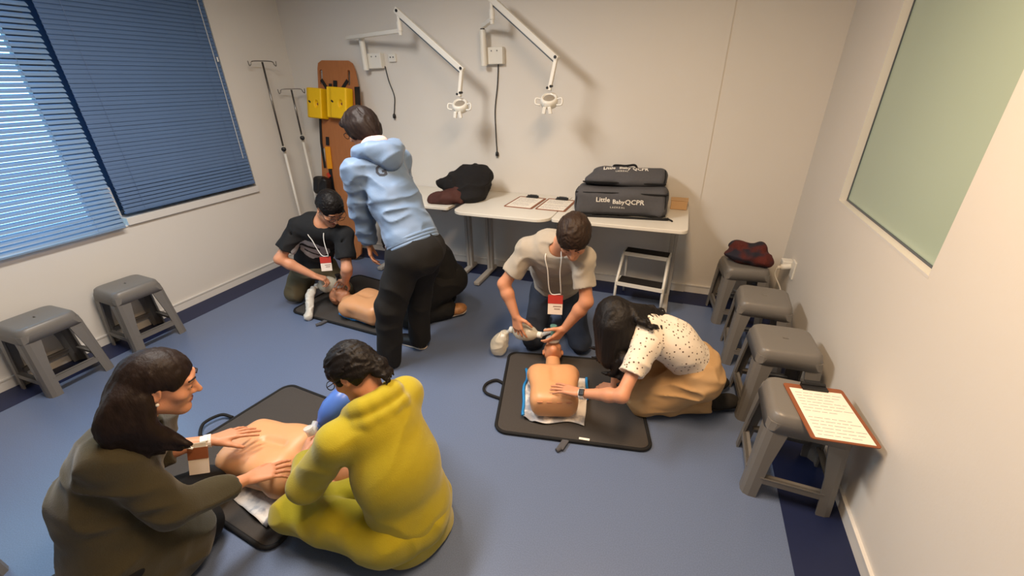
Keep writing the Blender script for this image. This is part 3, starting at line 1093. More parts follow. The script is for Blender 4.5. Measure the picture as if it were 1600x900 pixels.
# ================================================================== spine board with head blocks and straps
BO = V(-3.35, 3.33, 0.0)
BT = V(-3.21, 3.64, 1.95)
bv = unit(BT - BO)
bu = unit(V(1, 0, 0) - bv * bv[0])
bn = np.cross(bu, bv)
if bn[1] > 0:
    bn = -bn
BR = np.stack([bu, bv, np.cross(bu, bv)], 1)
def bp(u, v, d=0.0):
    return BO + bu * u + bv * v + bn * d
sb = thing('spine_board', 'varnished wooden spine board leaning in the corner', 'spine board', tuple(BO))
def board_poly():
    pts = [(-0.19, 0.03), (0.20, 0.03), (0.27, 0.10), (0.305, 0.5), (0.32, 1.2), (0.31, 1.50), (0.235, 1.88), (0.20, 1.945), (0.16, 1.965), (-0.16, 1.955), (-0.205, 1.93), (-0.215, 1.88), (-0.215, 1.5), (-0.215, 0.5), (-0.215, 0.1)]
    return pts
slots = [((-0.172, 1.74), (-0.172, 1.875)), ((0.160, 1.75), (0.160, 1.885)), ((0.262, 1.0), (0.265, 1.15)), ((-0.18, 1.0), (-0.18, 1.15)), ((0.25, 0.4), (0.25, 0.55)), ((-0.18, 0.4), (-0.18, 0.55))]
def board_mesh():
    """front and back faces tessellated round the slots, with side walls"""
    from mathutils.geometry import tessellate_polygon
    loops = [[Vector((x, y, 0)) for x, y in board_poly()]]
    for (x0, y0), (x1, y1) in slots:
        loops.append([Vector((x, y, 0)) for x, y in reversed(rrect(0.036, y1 - y0, 0.0175, 3, (x0 + x1) / 2, (y0 + y1) / 2))])
    tris = tessellate_polygon(loops)
    flat = [v for lp in loops for v in lp]
    n = len(flat)
    vs = [bp(v.x, v.y, 0.0) for v in flat] + [bp(v.x, v.y, 0.018) for v in flat]
    fs = [tuple(t_) for t_ in tris] + [tuple(n + i for i in reversed(t_)) for t_ in tris]
    b = 0
    for lp in loops:
        m_ = len(lp)
        for k in range(m_):
            fs.append((b + k, b + (k + 1) % m_, n + b + (k + 1) % m_, n + b + k))
        b += m_
    me = bpy.data.meshes.new('board')
    me.from_pydata([tuple(p) for p in vs], [], fs)
    bm = bmesh.new()
    bm.from_mesh(me)
    bmesh.ops.recalc_face_normals(bm, faces=bm.faces)
    bm.to_mesh(me)
    bm.free()
    return me
bo = link_mesh('board_panel', board_mesh(), M['wood'], sb, smooth=False)
def strap(pts, w, ma, name='strap', th=0.004):
    mb = MB()
    for (a, b) in zip(pts[:-1], pts[1:]):
        mb.bar(bp(*a), bp(*b), w, th, bn)
    return mb.build(name, ma, sb)
strap([(-0.165, 1.785, 0.026), (-0.095, 1.705, 0.026)], 0.032, M['black'])
strap([(0.155, 1.795, 0.026), (0.085, 1.715, 0.026)], 0.032, M['black'])
strap([(0.004, 1.785, 0.026), (0.004, 1.720, 0.026)], 0.045, M['black'])
strap([(-0.052, 1.755, 0.03), (-0.045, 1.45, 0.03)], 0.035, M['black'])
strap([(0.262, 1.745, 0.024), (0.275, 1.60, 0.03), (0.285, 1.50, 0.024)], 0.06, M['black'])
strap([(-0.205, 1.445, 0.02), (-0.20, 1.2, 0.026), (-0.165, 0.95, 0.024)], 0.028, M['black'])
strap([(-0.12, 1.26, 0.024), (-0.118, 1.18, 0.026)], 0.04, M['black'])
strap([(-0.118, 1.165, 0.028), (-0.095, 0.95, 0.028)], 0.062, M['orange'], 'strap_pad', 0.008)
strap([(-0.10, 0.95, 0.024), (-0.07, 0.75, 0.024), (0.06, 0.52, 0.024)], 0.04, M['black'])
strap([(0.305, 1.555, 0.03), (0.31, 1.50, 0.03)], 0.06, M['yellow'], 'strap_pad', 0.02)
strap([(-0.13, 0.90, 0.03), (-0.10, 0.865, 0.03)], 0.03, M['red'], 'strap_buckle', 0.014)
s = S(0.006)
s.box(bp(-0.15, 0.77, 0.075), (0.085, 0.09, 0.055), BR, 0.03)
s.disp = folds(0.015, (12, 12, 12), 3.3)
sdf_obj('strap_pouch', s, M['black'], sb)
def head_block(label, u0, u1, v0, v1, hole):
    t = thing('head_block', label, 'head block', tuple(bp((u0 + u1) / 2, v0, 0.1)), 0, 'yellow head immobiliser blocks')
    uc, vc = (u0 + u1) / 2, (v0 + v1) / 2
    s = S(0.005)
    s.box(bp(uc, vc, 0.075), ((u1 - u0) / 2, (v1 - v0) / 2, 0.052), BR, 0.012)
    s.cap(bp(uc - 0.09, v0 - 0.02, 0.145), bp(uc - 0.09, v1 + 0.02, 0.145), 0.03, k=0.012, op='s')
    s.ell(bp(uc + hole, vc - 0.005, 0.128), (0.022, 0.034, 0.03), BR, 0.008, op='s')
    sdf_obj('foam_body', s, M['yellow'], t)
    MB().ball(tuple(bp(uc + hole + 0.002, vc - 0.005, 0.103)), 0.012, 8).build('ear_hole', M['hardboard'], t, smooth=True)
    MB().box(bp(uc - 0.045, vc + 0.01, 0.126), (0.028, 0.016, 0.004), BR @ rot('Z', -30)).build('logo_mark', M['black'], t)
    return t
head_block('yellow foam head block on the spine board, nearer the drip stands', -0.275, -0.083, 1.425, 1.700, 0.035)
head_block('yellow foam head block on the spine board, nearer the lamp cables', -0.020, 0.218, 1.445, 1.722, 0.05)

# ================================================================== wall-mounted examination lamps
def exam_lamp(label, mount, elbow, knee, head, cable, bar0, barfix):
    mx, my, mz = mount
    t = thing('wall_lamp', label, 'lamp', (mx, YB, mz), 0, 'white articulated examination lamps on the wall')
    MB().box((mx + 0.075, YB - 0.03, mz - 0.075), (0.165, 0.06, 0.125)).build('wall_bracket', M['white_metal'], t, bevel=0.006)
    for dx, dz in ((0.06, -0.04), (0.11, -0.04)):
        MB().cyl((mx + dx, YB - 0.058, mz + dz), (mx + dx, YB - 0.064, mz + dz), 0.005, n=8).build('screw', M['chrome'], t)
    px, py = mx, YB - 0.085
    ps = MB().cyl((px, py, mz - 0.15), (px, py, mz + 0.11), 0.026, n=16).build('pivot_post', M['white_metal'], t, smooth=False, bevel=0.002)
    MB().cyl((px, py, mz + 0.11), (px, py, mz + 0.118), 0.018, n=16).build('pivot_cap', M['black'], ps)
    e = V(*elbow)
    if bar0 is not None:
        MB().bar(bar0, (e[0], e[1], e[2] - 0.13), 0.035, 0.03).build('swing_arm', M['white_metal'], t, bevel=0.004)
    MB().tube([(e[0], e[1], e[2] - 0.16), (e[0], e[1], e[2] - 0.02)], 0.015, 12).cyl(e + V(0, 0, -0.13), e + V(0, 0, -0.065), 0.021).build('elbow_post', M['white_metal'], t, smooth=False)
    k = V(*knee)
    d = unit(k - e)
    sp = MB().bar(e - d * 0.03, k + d * 0.02, 0.036, 0.044).build('spring_arm', M['white_metal'], t, bevel=0.006)
    MB().bar(e + d * 0.02 + V(0.0, -0.004, -0.034), k - d * 0.02 + V(0.0, -0.004, -0.034), 0.008, 0.010).build('tension_rod', M['chrome'], sp)
    for p in (e, k):
        MB().cyl(p + V(0, -0.024, 0.006), p + V(0, 0.024, 0.006), 0.011, n=10).build('pivot_screw', M['black'], sp)
    h = V(*head)
    lk = MB().bar(k + V(0, 0, -0.01), h + V(0, 0.0, 0.055), 0.026, 0.034, (0, 1, 0)).build('drop_link', M['white_metal'], t, bevel=0.004)
    MB().cyl(h + V(-0.012, -0.02, 0.075), h + V(-0.012, 0.02, 0.075), 0.009, n=8).cyl(h + V(0.014, -0.02, 0.085), h + V(0.014, 0.02, 0.085), 0.009, n=8).build('pivot_screw', M['black'], lk)
    ax = unit(V(0.12, -0.55, 0.83))
    hd = MB().lathe(h, ax, [(-0.05, 0.052), (-0.042, 0.062), (0.0, 0.066), (0.012, 0.060), (0.018, 0.05), (0.016, 0.046), (0.002, 0.040)], 22).build('lamp_head', M['white_metal'], t, smooth=True)
    MB().lathe(h + ax * 0.003, ax, [(0, 0.043), (0.005, 0.040), (0.008, 0.02)], 18).build('lens', M['cap_hub'], hd, smooth=True)
    MB().tube(catmull([h + V(0.060, 0, 0.0), h + V(0.098, -0.01, 0.005), h + V(0.10, -0.02, -0.035), h + V(0.062, -0.02, -0.04)], 4), 0.007, 6).build('grip', M['white_metal'], hd, smooth=True)
    MB().tube(catmull([h + V(-0.060, 0, 0.0), h + V(-0.098, -0.01, 0.005), h + V(-0.10, -0.02, -0.03), h + V(-0.062, -0.02, -0.04)], 4), 0.007, 6).build('grip', M['white_metal'], hd, smooth=True)
    for sx in (-0.022, 0.022):
        MB().box(h + V(sx, -0.05, -0.075), (0.026, 0.02, 0.05), rot('Y', 12 * (1 if sx < 0 else -1))).build('heat_guard', M['white_metal'], hd, bevel=0.004)
    cb = MB().tube(catmull(cable, 6), 0.0045, 6).build('power_cable', M['black'], t, smooth=True)
    q = V(*cable[-1])
    MB().lathe(q + V(0, 0, 0.01), (0, 0, -1), [(0, 0.006), (0.01, 0.014), (0.035, 0.016), (0.04, 0.012)], 10).build('plug', M['black'], cb, smooth=True)
    MB().cyl(q + V(-0.006, 0, -0.03), q + V(-0.006, 0, -0.048), 0.0025, n=6).cyl(q + V(0.006, 0, -0.03), q + V(0.006, 0, -0.048), 0.0025, n=6).build('plug_pin', M['chrome'], cb)
    return t
cy = YB - 0.012
exam_lamp('articulated white wall lamp beside the spine board', (-2.84, YB, 1.99), (-2.265, 3.36, 2.235), (-1.70, 3.30, 1.815), (-1.715, 3.26, 1.565),
          [(-2.68, cy, 1.87), (-2.66, cy, 1.75), (-2.62, cy, 1.62), (-2.635, cy, 1.52), (-2.65, cy, 1.455)], (-2.99, 3.58, 2.105), None)
exam_lamp('articulated white wall lamp above the two clipboards', (-1.64, YB, 1.99), (-1.47, 3.40, 2.27), (-0.935, 3.28, 1.865), (-0.97, 3.25, 1.60),
          [(-1.54, cy, 1.88), (-1.555, cy, 1.7), (-1.585, cy, 1.5), (-1.585, cy, 1.3), (-1.58, cy, 1.14)], (-1.62, 3.56, 2.12), None)
# second small socket box beside the first lamp
so = thing('wall_socket', 'small white socket on the wall beside the first lamp bracket', 'socket', (-2.60, YB, 1.94))
MB().box((-2.585, YB - 0.012, 1.935), (0.075, 0.024, 0.065)).build('socket_plate', M['white_metal'], so, bevel=0.004)
MB().cyl((-2.60, YB - 0.02, 1.94), (-2.60, YB - 0.026, 1.94), 0.006, n=8).cyl((-2.57, YB - 0.02, 1.94), (-2.57, YB - 0.026, 1.94), 0.006, n=8).build('socket_hole', M['black'], so)

# ================================================================== fold-out mats
def floor_mat(label, corners, handle, extra):
    """corners counter-clockwise: near-left, near-right, far-right, far-left"""
    c = np.mean([V(*p, 0) for p in corners], axis=0)
    t = thing('training_mat', label, 'mat', tuple(c), 0, 'dark fold-out training mats')
    A, B, Cc, Dd = [V(*p, 0) for p in corners]
    def P(u, v, z=0.0):
        p = A * (1 - u) * (1 - v) + B * u * (1 - v) + Cc * u * v + Dd * (1 - u) * v
        return p + V(0, 0, z)
    out = rrect(1, 1, 0.075, 6, 0.5, 0.5)
    vs, fs = [], []
    n = len(out)
    levels = ((0.0, 0.002), (0.0, 0.012), (0.018, 0.016))
    for ins, z in levels:
        for x, y in out:
            vs.append(P(0.5 + (x - 0.5) * (1 - 2 * ins), 0.5 + (y - 0.5) * (1 - 2 * ins), z))
    for i in range(2):
        for k in range(n):
            fs.append((i * n + k, i * n + (k + 1) % n, (i + 1) * n + (k + 1) % n, (i + 1) * n + k))
    fs.append(tuple(range(2 * n, 3 * n)))
    fs.append(tuple(reversed(range(n))))
    pad = MB().add(vs, fs).build('mat_panel', M['mat_fab'], t)
    ring = [P(x, y, 0.011) for x, y in out]
    MB().tube(ring, 0.010, 7, closed=True).build('edge_binding', M['binding'], t, smooth=True)
    if handle:
        MB().tube(catmull([V(*h) for h in handle], 6), 0.009, 7).build('carry_handle', M['binding'], t, smooth=True)
    for (u, v, kind) in extra:
        p = P(u, v, 0.012)
        if kind == 'tab':
            MB().bar(p, p + V(-0.015, -0.07, 0.0), 0.035, 0.014).cyl(p + V(-0.012, -0.06, 0.0), p + V(-0.03, -0.085, -0.002), 0.012).build('zip_tab', M['bag'], t, bevel=0.003)
        elif kind == 'label':
            MB().box(p + V(0, 0.0, 0.008), (0.055, 0.014, 0.003), rot('Z', 8)).build('sewn_label', M['paper'], t)
        elif kind == 'button':
            MB().lathe(p + V(0, 0, 0.002), (0, 0, 1), [(0, 0.010), (0.006, 0.009), (0.008, 0.004)], 10).build('snap_button', M['white_metal'], t)
    return t, P
mt1, P1m = floor_mat('dark training mat under the manikin between the grey tee man and dotted blouse woman', [(-0.735, 1.545), (0.075, 1.695), (-0.115, 2.43), (-0.93, 2.26)],
                     [(-0.835, 1.93, 0.012), (-0.90, 1.945, 0.014), (-0.945, 1.885, 0.012), (-0.915, 1.815, 0.014), (-0.80, 1.795, 0.012)], [(0.47, 0.0, 'tab'), (0.585, 0.02, 'label')])
mt2, P2m = floor_mat('dark training mat under the manikin between the olive and yellow women', [(-2.25, 0.70), (-1.335, 0.615), (-1.33, 1.40), (-2.13, 1.46)],
                     [(-2.20, 1.12, 0.012), (-2.26, 1.10, 0.03), (-2.29, 1.02, 0.03), (-2.23, 0.955, 0.03), (-2.21, 0.95, 0.012)], [(0.62, 0.02, 'button')])
mt3, P3m = floor_mat('dark training mat under the manikin beside the standing person', [(-2.90, 2.20), (-1.93, 2.14), (-1.96, 2.86), (-2.86, 3.0)], None, [(0.42, 0.0, 'tab')])

# printed jerseys lying under the manikins
def jersey(label, corners, z, trim, seed):
    c = np.mean([V(*p, 0) for p in corners], axis=0)
    t = thing('printed_jersey', label, 'jersey', tuple(c + V(0, 0, z)), 0, 'white printed jerseys under the manikins')
    A, B, Cc, Dd = [V(*p, 0) for p in corners]
    N = 26
    rng = np.random.RandomState(seed)
    uu, vv = np.meshgrid(np.linspace(0, 1, N), np.linspace(0, 1, N), indexing='ij')
    u, v = uu.ravel()[:, None], vv.ravel()[:, None]
    p = A * (1 - u) * (1 - v) + B * u * (1 - v) + Cc * u * v + Dd * (1 - u) * v
    nz = vnoise(p.astype(np.float32), (13, 13, 1), seed * 1.7)
    edge = np.minimum(np.minimum(u[:, 0], 1 - u[:, 0]), np.minimum(v[:, 0], 1 - v[:, 0]))
    p[:, 0] += 0.03 * (vnoise(p.astype(np.float32), (8, 8, 1), seed) - 0.5)
    p[:, 1] += 0.04 * (vnoise(p.astype(np.float32), (8, 8, 1), seed + 3) - 0.5)
    p[:, 2] = z + 0.004 + 0.034 * np.abs(nz - 0.45) * 2
    idx = np.arange(N * N).reshape(N, N)
    fs = [(idx[i, j], idx[i + 1, j], idx[i + 1, j + 1], idx[i, j + 1]) for i in range(N - 1) for j in range(N - 1)]
    o = MB().add(p, fs).build('jersey_cloth', M['cloth_print'], t, smooth=True)
    o.modifiers.new('solid', 'SOLIDIFY').thickness = 0.003
    sides = {'u0': idx[0, :], 'u1': idx[-1, :], 'v1': idx[:, -1], 'v0': idx[:, 0]}
    for k, (a, b) in trim:
        row = sides[k][int(a * N):max(int(b * N), 2)]
        pts = [p[i] + V(0, 0, 0.003) for i in row]
        MB().tube(pts, 0.009, 6).build('blue_trim', M['blue_trim'], t, smooth=True)
    return t
jersey('white printed jersey under the manikin on the open floor mat, blue trim', [(-0.625, 1.66), (-0.285, 1.74), (-0.355, 2.13), (-0.745, 2.09)], 0.017, [('u0', (0, 1)), ('u1', (0.55, 1))], 3)
jersey('greyish printed jersey crumpled between the olive and yellow women', [(-1.84, 0.76), (-1.42, 0.70), (-1.38, 1.05), (-1.86, 1.03)], 0.017, [], 5)
jersey('white printed jersey with blue edge under the half-hidden manikin', [(-2.42, 2.27), (-1.99, 2.22), (-1.97, 2.50), (-2.38, 2.50)], 0.017, [('v0', (0, 1)), ('u0', (0, 0.6))], 8)

# ================================================================== heads, hands, bodies
def head_sdf(s, c, F, k=1.0, female=False, ears=True, nose=1.0):
    def W(x, y, z):
        return np.asarray(c) + F @ (V(x, y, z) * k)
    jw = 0.92 if female else 1.0
    s.ell(W(0, -0.012, 0.036), V(0.074, 0.094, 0.082) * k, F, 0.02)
    s.ell(W(0, 0.030, -0.030), V(0.060 * jw, 0.062, 0.078) * k, F, 0.03)
    s.cap(W(-0.048 * jw, 0.0, -0.062), W(0, 0.062, -0.098), 0.020 * k, 0.018 * k, 0.03)
    s.cap(W(0.048 * jw, 0.0, -0.062), W(0, 0.062, -0.098), 0.020 * k, 0.018 * k, 0.03)
    s.ell(W(0, 0.072, -0.098), V(0.020 * jw, 0.018, 0.016) * k, F, 0.02)
    s.cap(W(-0.034, 0.078, 0.034), W(0.034, 0.078, 0.034), 0.014 * k, 0.014 * k, 0.016)
    for sx in (-1, 1):
        s.ell(W(sx * 0.031, 0.094, 0.012), V(0.018, 0.014, 0.012) * k, F, 0.012, 's')
        s.ell(W(sx * 0.031, 0.078, 0.011), V(0.0135, 0.0120, 0.0115) * k, F, 0.003)
        s.ell(W(sx * 0.042, 0.062, -0.022), V(0.020, 0.020, 0.018) * k, F, 0.02)
    s.cap(W(0, 0.088, 0.016), W(0, 0.088 + 0.022 * nose, -0.022), 0.0075 * k, 0.0115 * k, 0.010)
    for sx in (-1, 1):
        s.ell(W(sx * 0.011, 0.093, -0.026), V(0.008, 0.011, 0.008) * k, F, 0.006)
    s.cap(W(-0.018, 0.082, -0.057), W(0.018, 0.082, -0.057), 0.006 * k, 0.006 * k, 0.006)
    s.ell(W(0, 0.088, -0.056), V(0.014, 0.009, 0.0055) * k, F, 0.004)
    s.ell(W(0, 0.087, -0.0665), V(0.013, 0.009, 0.0062) * k, F, 0.004)
    s.cap(W(-0.020, 0.098, -0.0612), W(0.020, 0.098, -0.0612), 0.0020, 0.0020, 0.003, op='s')
    if ears:
        for sx in (-1, 1):
            E_ = F @ np.array(Matrix.Rotation(math.radians(sx * -18), 3, 'Z'))
            s.ell(W(sx * 0.077, -0.006, 0.002), V(0.010, 0.020, 0.032) * k, E_, 0.008)
            s.ell(W(sx * 0.087, 0.0, 0.004), V(0.007, 0.011, 0.019) * k, E_, 0.004, 's')
    return W

def lips_paint(W, F, k=1.0):
    c1 = W(0, 0.092, -0.0612)
    def fn(P):
        v = (P - c1.astype(np.float32)) @ F.astype(np.float32)
        return (v[:, 0] / (0.020 * k)) ** 2 + (v[:, 2] / (0.0095 * k)) ** 2 + (v[:, 1] / (0.02 * k)) ** 2 < 1
    return (1, fn)

def eyes(parent, W, F, k, brow):
    for sx in (-1, 1):
        p = W(sx * 0.031, 0.0795, 0.0085)
        e = MB().ball((0, 0, 0), 0.0102 * k, 10)
        e.v = [tuple(p + F @ (V(*q))) for q in e.v]
        eo = e.build('eye', M['eye'], parent, smooth=True)
        i_ = MB().lathe(W(sx * 0.031, 0.0885, 0.0065), F[:, 1], [(0, 0.0050 * k), (0.0016, 0.0040 * k), (0.0022, 0.001)], 10)
        i_.build('iris', M['iris'], eo)
        b = MB().tube(catmull([W(sx * 0.014, 0.095, 0.036), W(sx * 0.031, 0.0945, 0.043), W(sx * 0.050, 0.080, 0.037)], 4), [0.0028 * k] * 9, 6)
        b.build('eyebrow', brow, parent, smooth=True)

def glasses(parent, W, F, ma):
    mb = MB()
    for sx in (-1, 1):
        pts = [W(sx * 0.033 + 0.024 * math.cos(a), 0.107, 0.008 + 0.019 * math.sin(a)) for a in np.linspace(0, 2 * math.pi, 17)[:-1]]
        mb.tube(pts, 0.0018, 6, closed=True)
        mb.tube([W(sx * 0.057, 0.106, 0.014), W(sx * 0.078, 0.088, 0.016), W(sx * 0.086, 0.0, 0.020), W(sx * 0.084, -0.02, 0.008)], 0.0018, 6)
    mb.tube([W(-0.010, 0.107, 0.012), W(0, 0.112, 0.015), W(0.010, 0.107, 0.012)], 0.0018, 6)
    g = mb.build('glasses', ma, parent, smooth=True)
    return g

def rotv(v, ax, deg):
    return np.array(Matrix.Rotation(math.radians(deg), 3, Vector(ax)) @ Vector(v))

def hand_sdf(s, w, f, p, side, curl=18, curls=None, spread=5.0, k=1.0, thumb=(45, 25, 12)):
    """w wrist, f finger direction, p palm normal, side 'L' or 'R'"""
    w = np.asarray(w, float)
    f = unit(f)
    p = np.asarray(p, float)
    p = unit(p - f * (p @ f))
    t = np.cross(f, p) * (1 if side == 'R' else -1)
    spec = [(0.027, 0.088, (0.042, 0.025, 0.021), 0.0088, 1.6), (0.007, 0.092, (0.046, 0.029, 0.022), 0.0090, 0.4),
            (-0.013, 0.087, (0.043, 0.027, 0.021), 0.0085, -0.7), (-0.031, 0.077, (0.034, 0.021, 0.019), 0.0076, -2.0)]
    for i, (off, ln, ph, r, sp) in enumerate(spec):
        kn = w + (f * ln + t * off) * k - p * 0.004 * k
        s.cap(w + (t * off * 0.55 + f * 0.012) * k, kn, 0.0145 * k, 0.0115 * k, 0.012 * k)
        d = unit(f * math.cos(math.radians(sp * spread)) + t * math.sin(math.radians(sp * spread)))
        c = curls[i] if curls else curl
        a = 0.0
        q = kn
        for j, L_ in enumerate(ph):
            a += c * (0.7, 1.2, 0.8)[j]
            dd = d * math.cos(math.radians(a)) + p * math.sin(math.radians(a))
            q2 = q + dd * L_ * k
            s.cap(q, q2, r * (1 - 0.09 * j) * k, r * (0.94 - 0.12 * j) * k, 0.003)
            q = q2
    b = w + (f * 0.024 + t * 0.022 + p * 0.006) * k
    a0, a1, a2 = thumb
    d0 = unit(f * math.cos(math.radians(a0)) + t * math.sin(math.radians(a0)) + p * 0.25)
    q = b + d0 * 0.042 * k
    s.cap(b, q, 0.016 * k, 0.0118 * k, 0.014 * k)
    d1 = unit(f * math.cos(math.radians(a0 - a1)) + t * math.sin(math.radians(a0 - a1)) + p * 0.35)
    q2 = q + d1 * 0.032 * k
    s.cap(q, q2, 0.0112 * k, 0.0100 * k, 0.004)
    d2 = unit(f * math.cos(math.radians(a0 - a1 - a2)) + t * math.sin(math.radians(a0 - a1 - a2)) + p * 0.45)
    s.cap(q2, q2 + d2 * 0.025 * k, 0.0098 * k, 0.0078 * k, 0.004)
    return t

def arm_sdf(s, sh, el, wr, k=1.0):
    sh, el, wr = [np.asarray(x, float) for x in (sh, el, wr)]
    s.cap(sh, el, 0.040 * k, 0.040 * k, 0.03)
    m1 = el + (wr - el) * 0.30
    s.cap(el, m1, 0.040 * k, 0.041 * k, 0.02)
    s.cap(m1, wr, 0.041 * k, 0.0265 * k, 0.02)

class Person:
    def __init__(s, label, base, J, skin, k=1.0, female=False, group=None, hs=1.0):
        s.hs = hs
        s.J, s.k, s.female, s.skin = J, k, female, skin
        s.root = thing('person', label, 'person', base)
        g = lambda n: np.asarray(J[n], float)
        s.hip, s.neck, s.shL, s.shR = g('hip'), g('neck'), g('shL'), g('shR')
        s.mid = g('mid') if 'mid' in J else (s.hip + s.neck) / 2
        s.left = unit(s.shL - s.shR)
        s.up = unit(s.neck - s.hip)
        s.fwd = unit(np.cross(s.left, s.up))
        s.left = np.cross(s.up, s.fwd)
        s.F = frame3(J['f'], J['u'])
        s.head = g('head')

    def body(s, hands, res=0.0045, extra=None):
        J, k = s.J, s.k
        b = S(res)
        chest = s.mid * 0.4 + s.neck * 0.6
        b.cap(s.hip, s.mid, 0.115 * k, 0.105 * k, 0.05, s.fwd, 0.7)
        b.cap(s.mid, chest, 0.105 * k, 0.125 * k, 0.05, s.fwd, 0.7)
        b.cap(s.shL, s.shR, 0.044 * k, 0.044 * k, 0.05)
        b.cap(chest, s.neck, 0.09 * k, 0.06 * k, 0.05)
        ka = k * (0.88 if s.female else 1.0)
        for sd in 'LR':
            arm_sdf(b, J['sh' + sd], J['el' + sd], J['wr' + sd], ka)
        nk = s.head + s.F @ V(0, -0.030, -0.055)
        rn = 0.048 if s.female else 0.056
        b.cap(s.neck, nk, rn * 1.1 * k, rn * k, 0.03)
        s.hk = (0.97 if not s.female else 0.93) * k * s.hs
        s.W = head_sdf(b, s.head, s.F, s.hk, s.female)
        for h in hands:
            hand_sdf(b, **h)
        if extra:
            extra(b)
        s.bodyS = b
        o = sdf_obj('body', b, [M[s.skin], M['lips']], s.root, 1, [lips_paint(s.W, s.F, s.hk)])
        return o

    def torso(s, c, w_h, w_m, w_c, dq, yoke=0.07, k=0.06):
        chest = s.mid * 0.35 + s.neck * 0.65
        c.cap(s.hip, s.mid, w_h, w_m, k, s.fwd, dq)
        c.cap(s.mid, chest, w_m, w_c, k, s.fwd, dq)
        c.cap(s.shL, s.shR, yoke, yoke, k)
        c.cap(chest, s.neck - s.up * 0.02, w_c * 0.7, 0.075, k, s.fwd, dq)
        return c

    def seam(s, c, sd, rad, at=0.10, r=0.003):
        sh, el = np.asarray(s.J['sh' + sd], float), np.asarray(s.J['el' + sd], float)
        out = s.left if sd == 'L' else -s.left
        ax = unit(out * 0.8 + unit(el - sh) * 0.45)
        cn = sh + ax * at * 0.4
        x = unit(np.cross(ax, s.fwd))
        y = np.cross(ax, x)
        P_ = [cn + rad * (x * math.cos(a) + y * math.sin(a)) for a in np.linspace(0, 2 * math.pi, 17)]
        for a, b in zip(P_[:-1], P_[1:]):
            c.cap(a, b, r, r, 0.012, op='s')

    def ridge(s, c, pts, r, k=0.03):
        c.chain(pts, r, k, sub=3)

    def neck_hole(s, c, r=0.068):
        top = s.neck + (s.head - s.neck) * 0.25
        c.cap(top - s.up * 0.03 + s.fwd * 0.012, top + (s.head - s.neck) * 0.9 + s.fwd * 0.02, r, r * 1.3, 0.012, op='s')

def short_hair(P, ma, vol=0.013, cut_f=0.055, nape=-0.06, amp=0.010, scale=(60, 60, 60), seed=1.0, side=0.0, extra=None, res=0.0045):
    W, F, k = P.W, P.F, P.hk
    s = S(res)
    s.ell(W(0, -0.014, 0.040), V(0.074 + vol, 0.094 + vol, 0.084 + vol) * k, F, 0.02)
    s.ell(W(0, -0.055, -0.01), V(0.062 + vol, 0.05 + vol, 0.065 + vol) * k, F, 0.03)
    # face opening, ears, nape
    s.ell(W(0, 0.125, -0.040), V(0.084, 0.088, 0.100) * k, F, 0.012, 's')
    for sx in (-1, 1):
        s.ell(W(sx * 0.085, 0.014 + side, -0.028), V(0.030, 0.036, 0.050) * k, F, 0.012, 's')
    s.clip(W(0, 0, nape), -F[:, 2] - 0.25 * F[:, 1], 0.015)
    if extra:
        extra(s, W, F, k)
    base = folds(amp, scale, seed, F)
    s.disp = base
    return sdf_obj('hair', s, ma, P.root)

def lanyard(P, left, right, end, tilt_f, w=0.10, h=0.135, shown=True):
    """cord from both sides of the neck to a card with a red header"""
    l, r, e = V(*left), V(*right), V(*end)
    back = P.neck - P.fwd * 0.075 + P.up * 0.015
    cord = MB().tube(catmull([e + V(0.034, 0, 0.0), l * 0.6 + e * 0.4 + V(0.010, -0.012, 0), l, back, r, r * 0.6 + e * 0.4 + V(-0.010, -0.012, 0), e + V(-0.034, 0, 0.0), e + V(0.034, 0, 0.0)], 6), 0.0032, 6).build('lanyard', M['white_cloth'], P.root, smooth=True)
    R = frame3(tilt_f, (0, 0, 1))
    x, f, u = -R[:, 0], R[:, 1], R[:, 2]
    R2 = np.stack([x, f, u], 1)
    MB().box(e - u * (h * 0.5 + 0.01), (w, 0.004, h), R2).build('badge_card', M['badge_white'], cord)
    MB().box(e - u * (h * 0.22 + 0.01) + f * 0.001, (w * 1.01, 0.005, h * 0.44), R2).build('badge_header', M['badge_red'], cord)
    ink = MB()
    for i in range(2):
        ink.box(e - u * (h * (0.58 + 0.13 * i) + 0.01) + f * 0.0026 - x * 0.012, (w * (0.55 - 0.15 * i), 0.001, h * 0.05), R2)
    ink.build('badge_print', M['badge_ink'], cord)

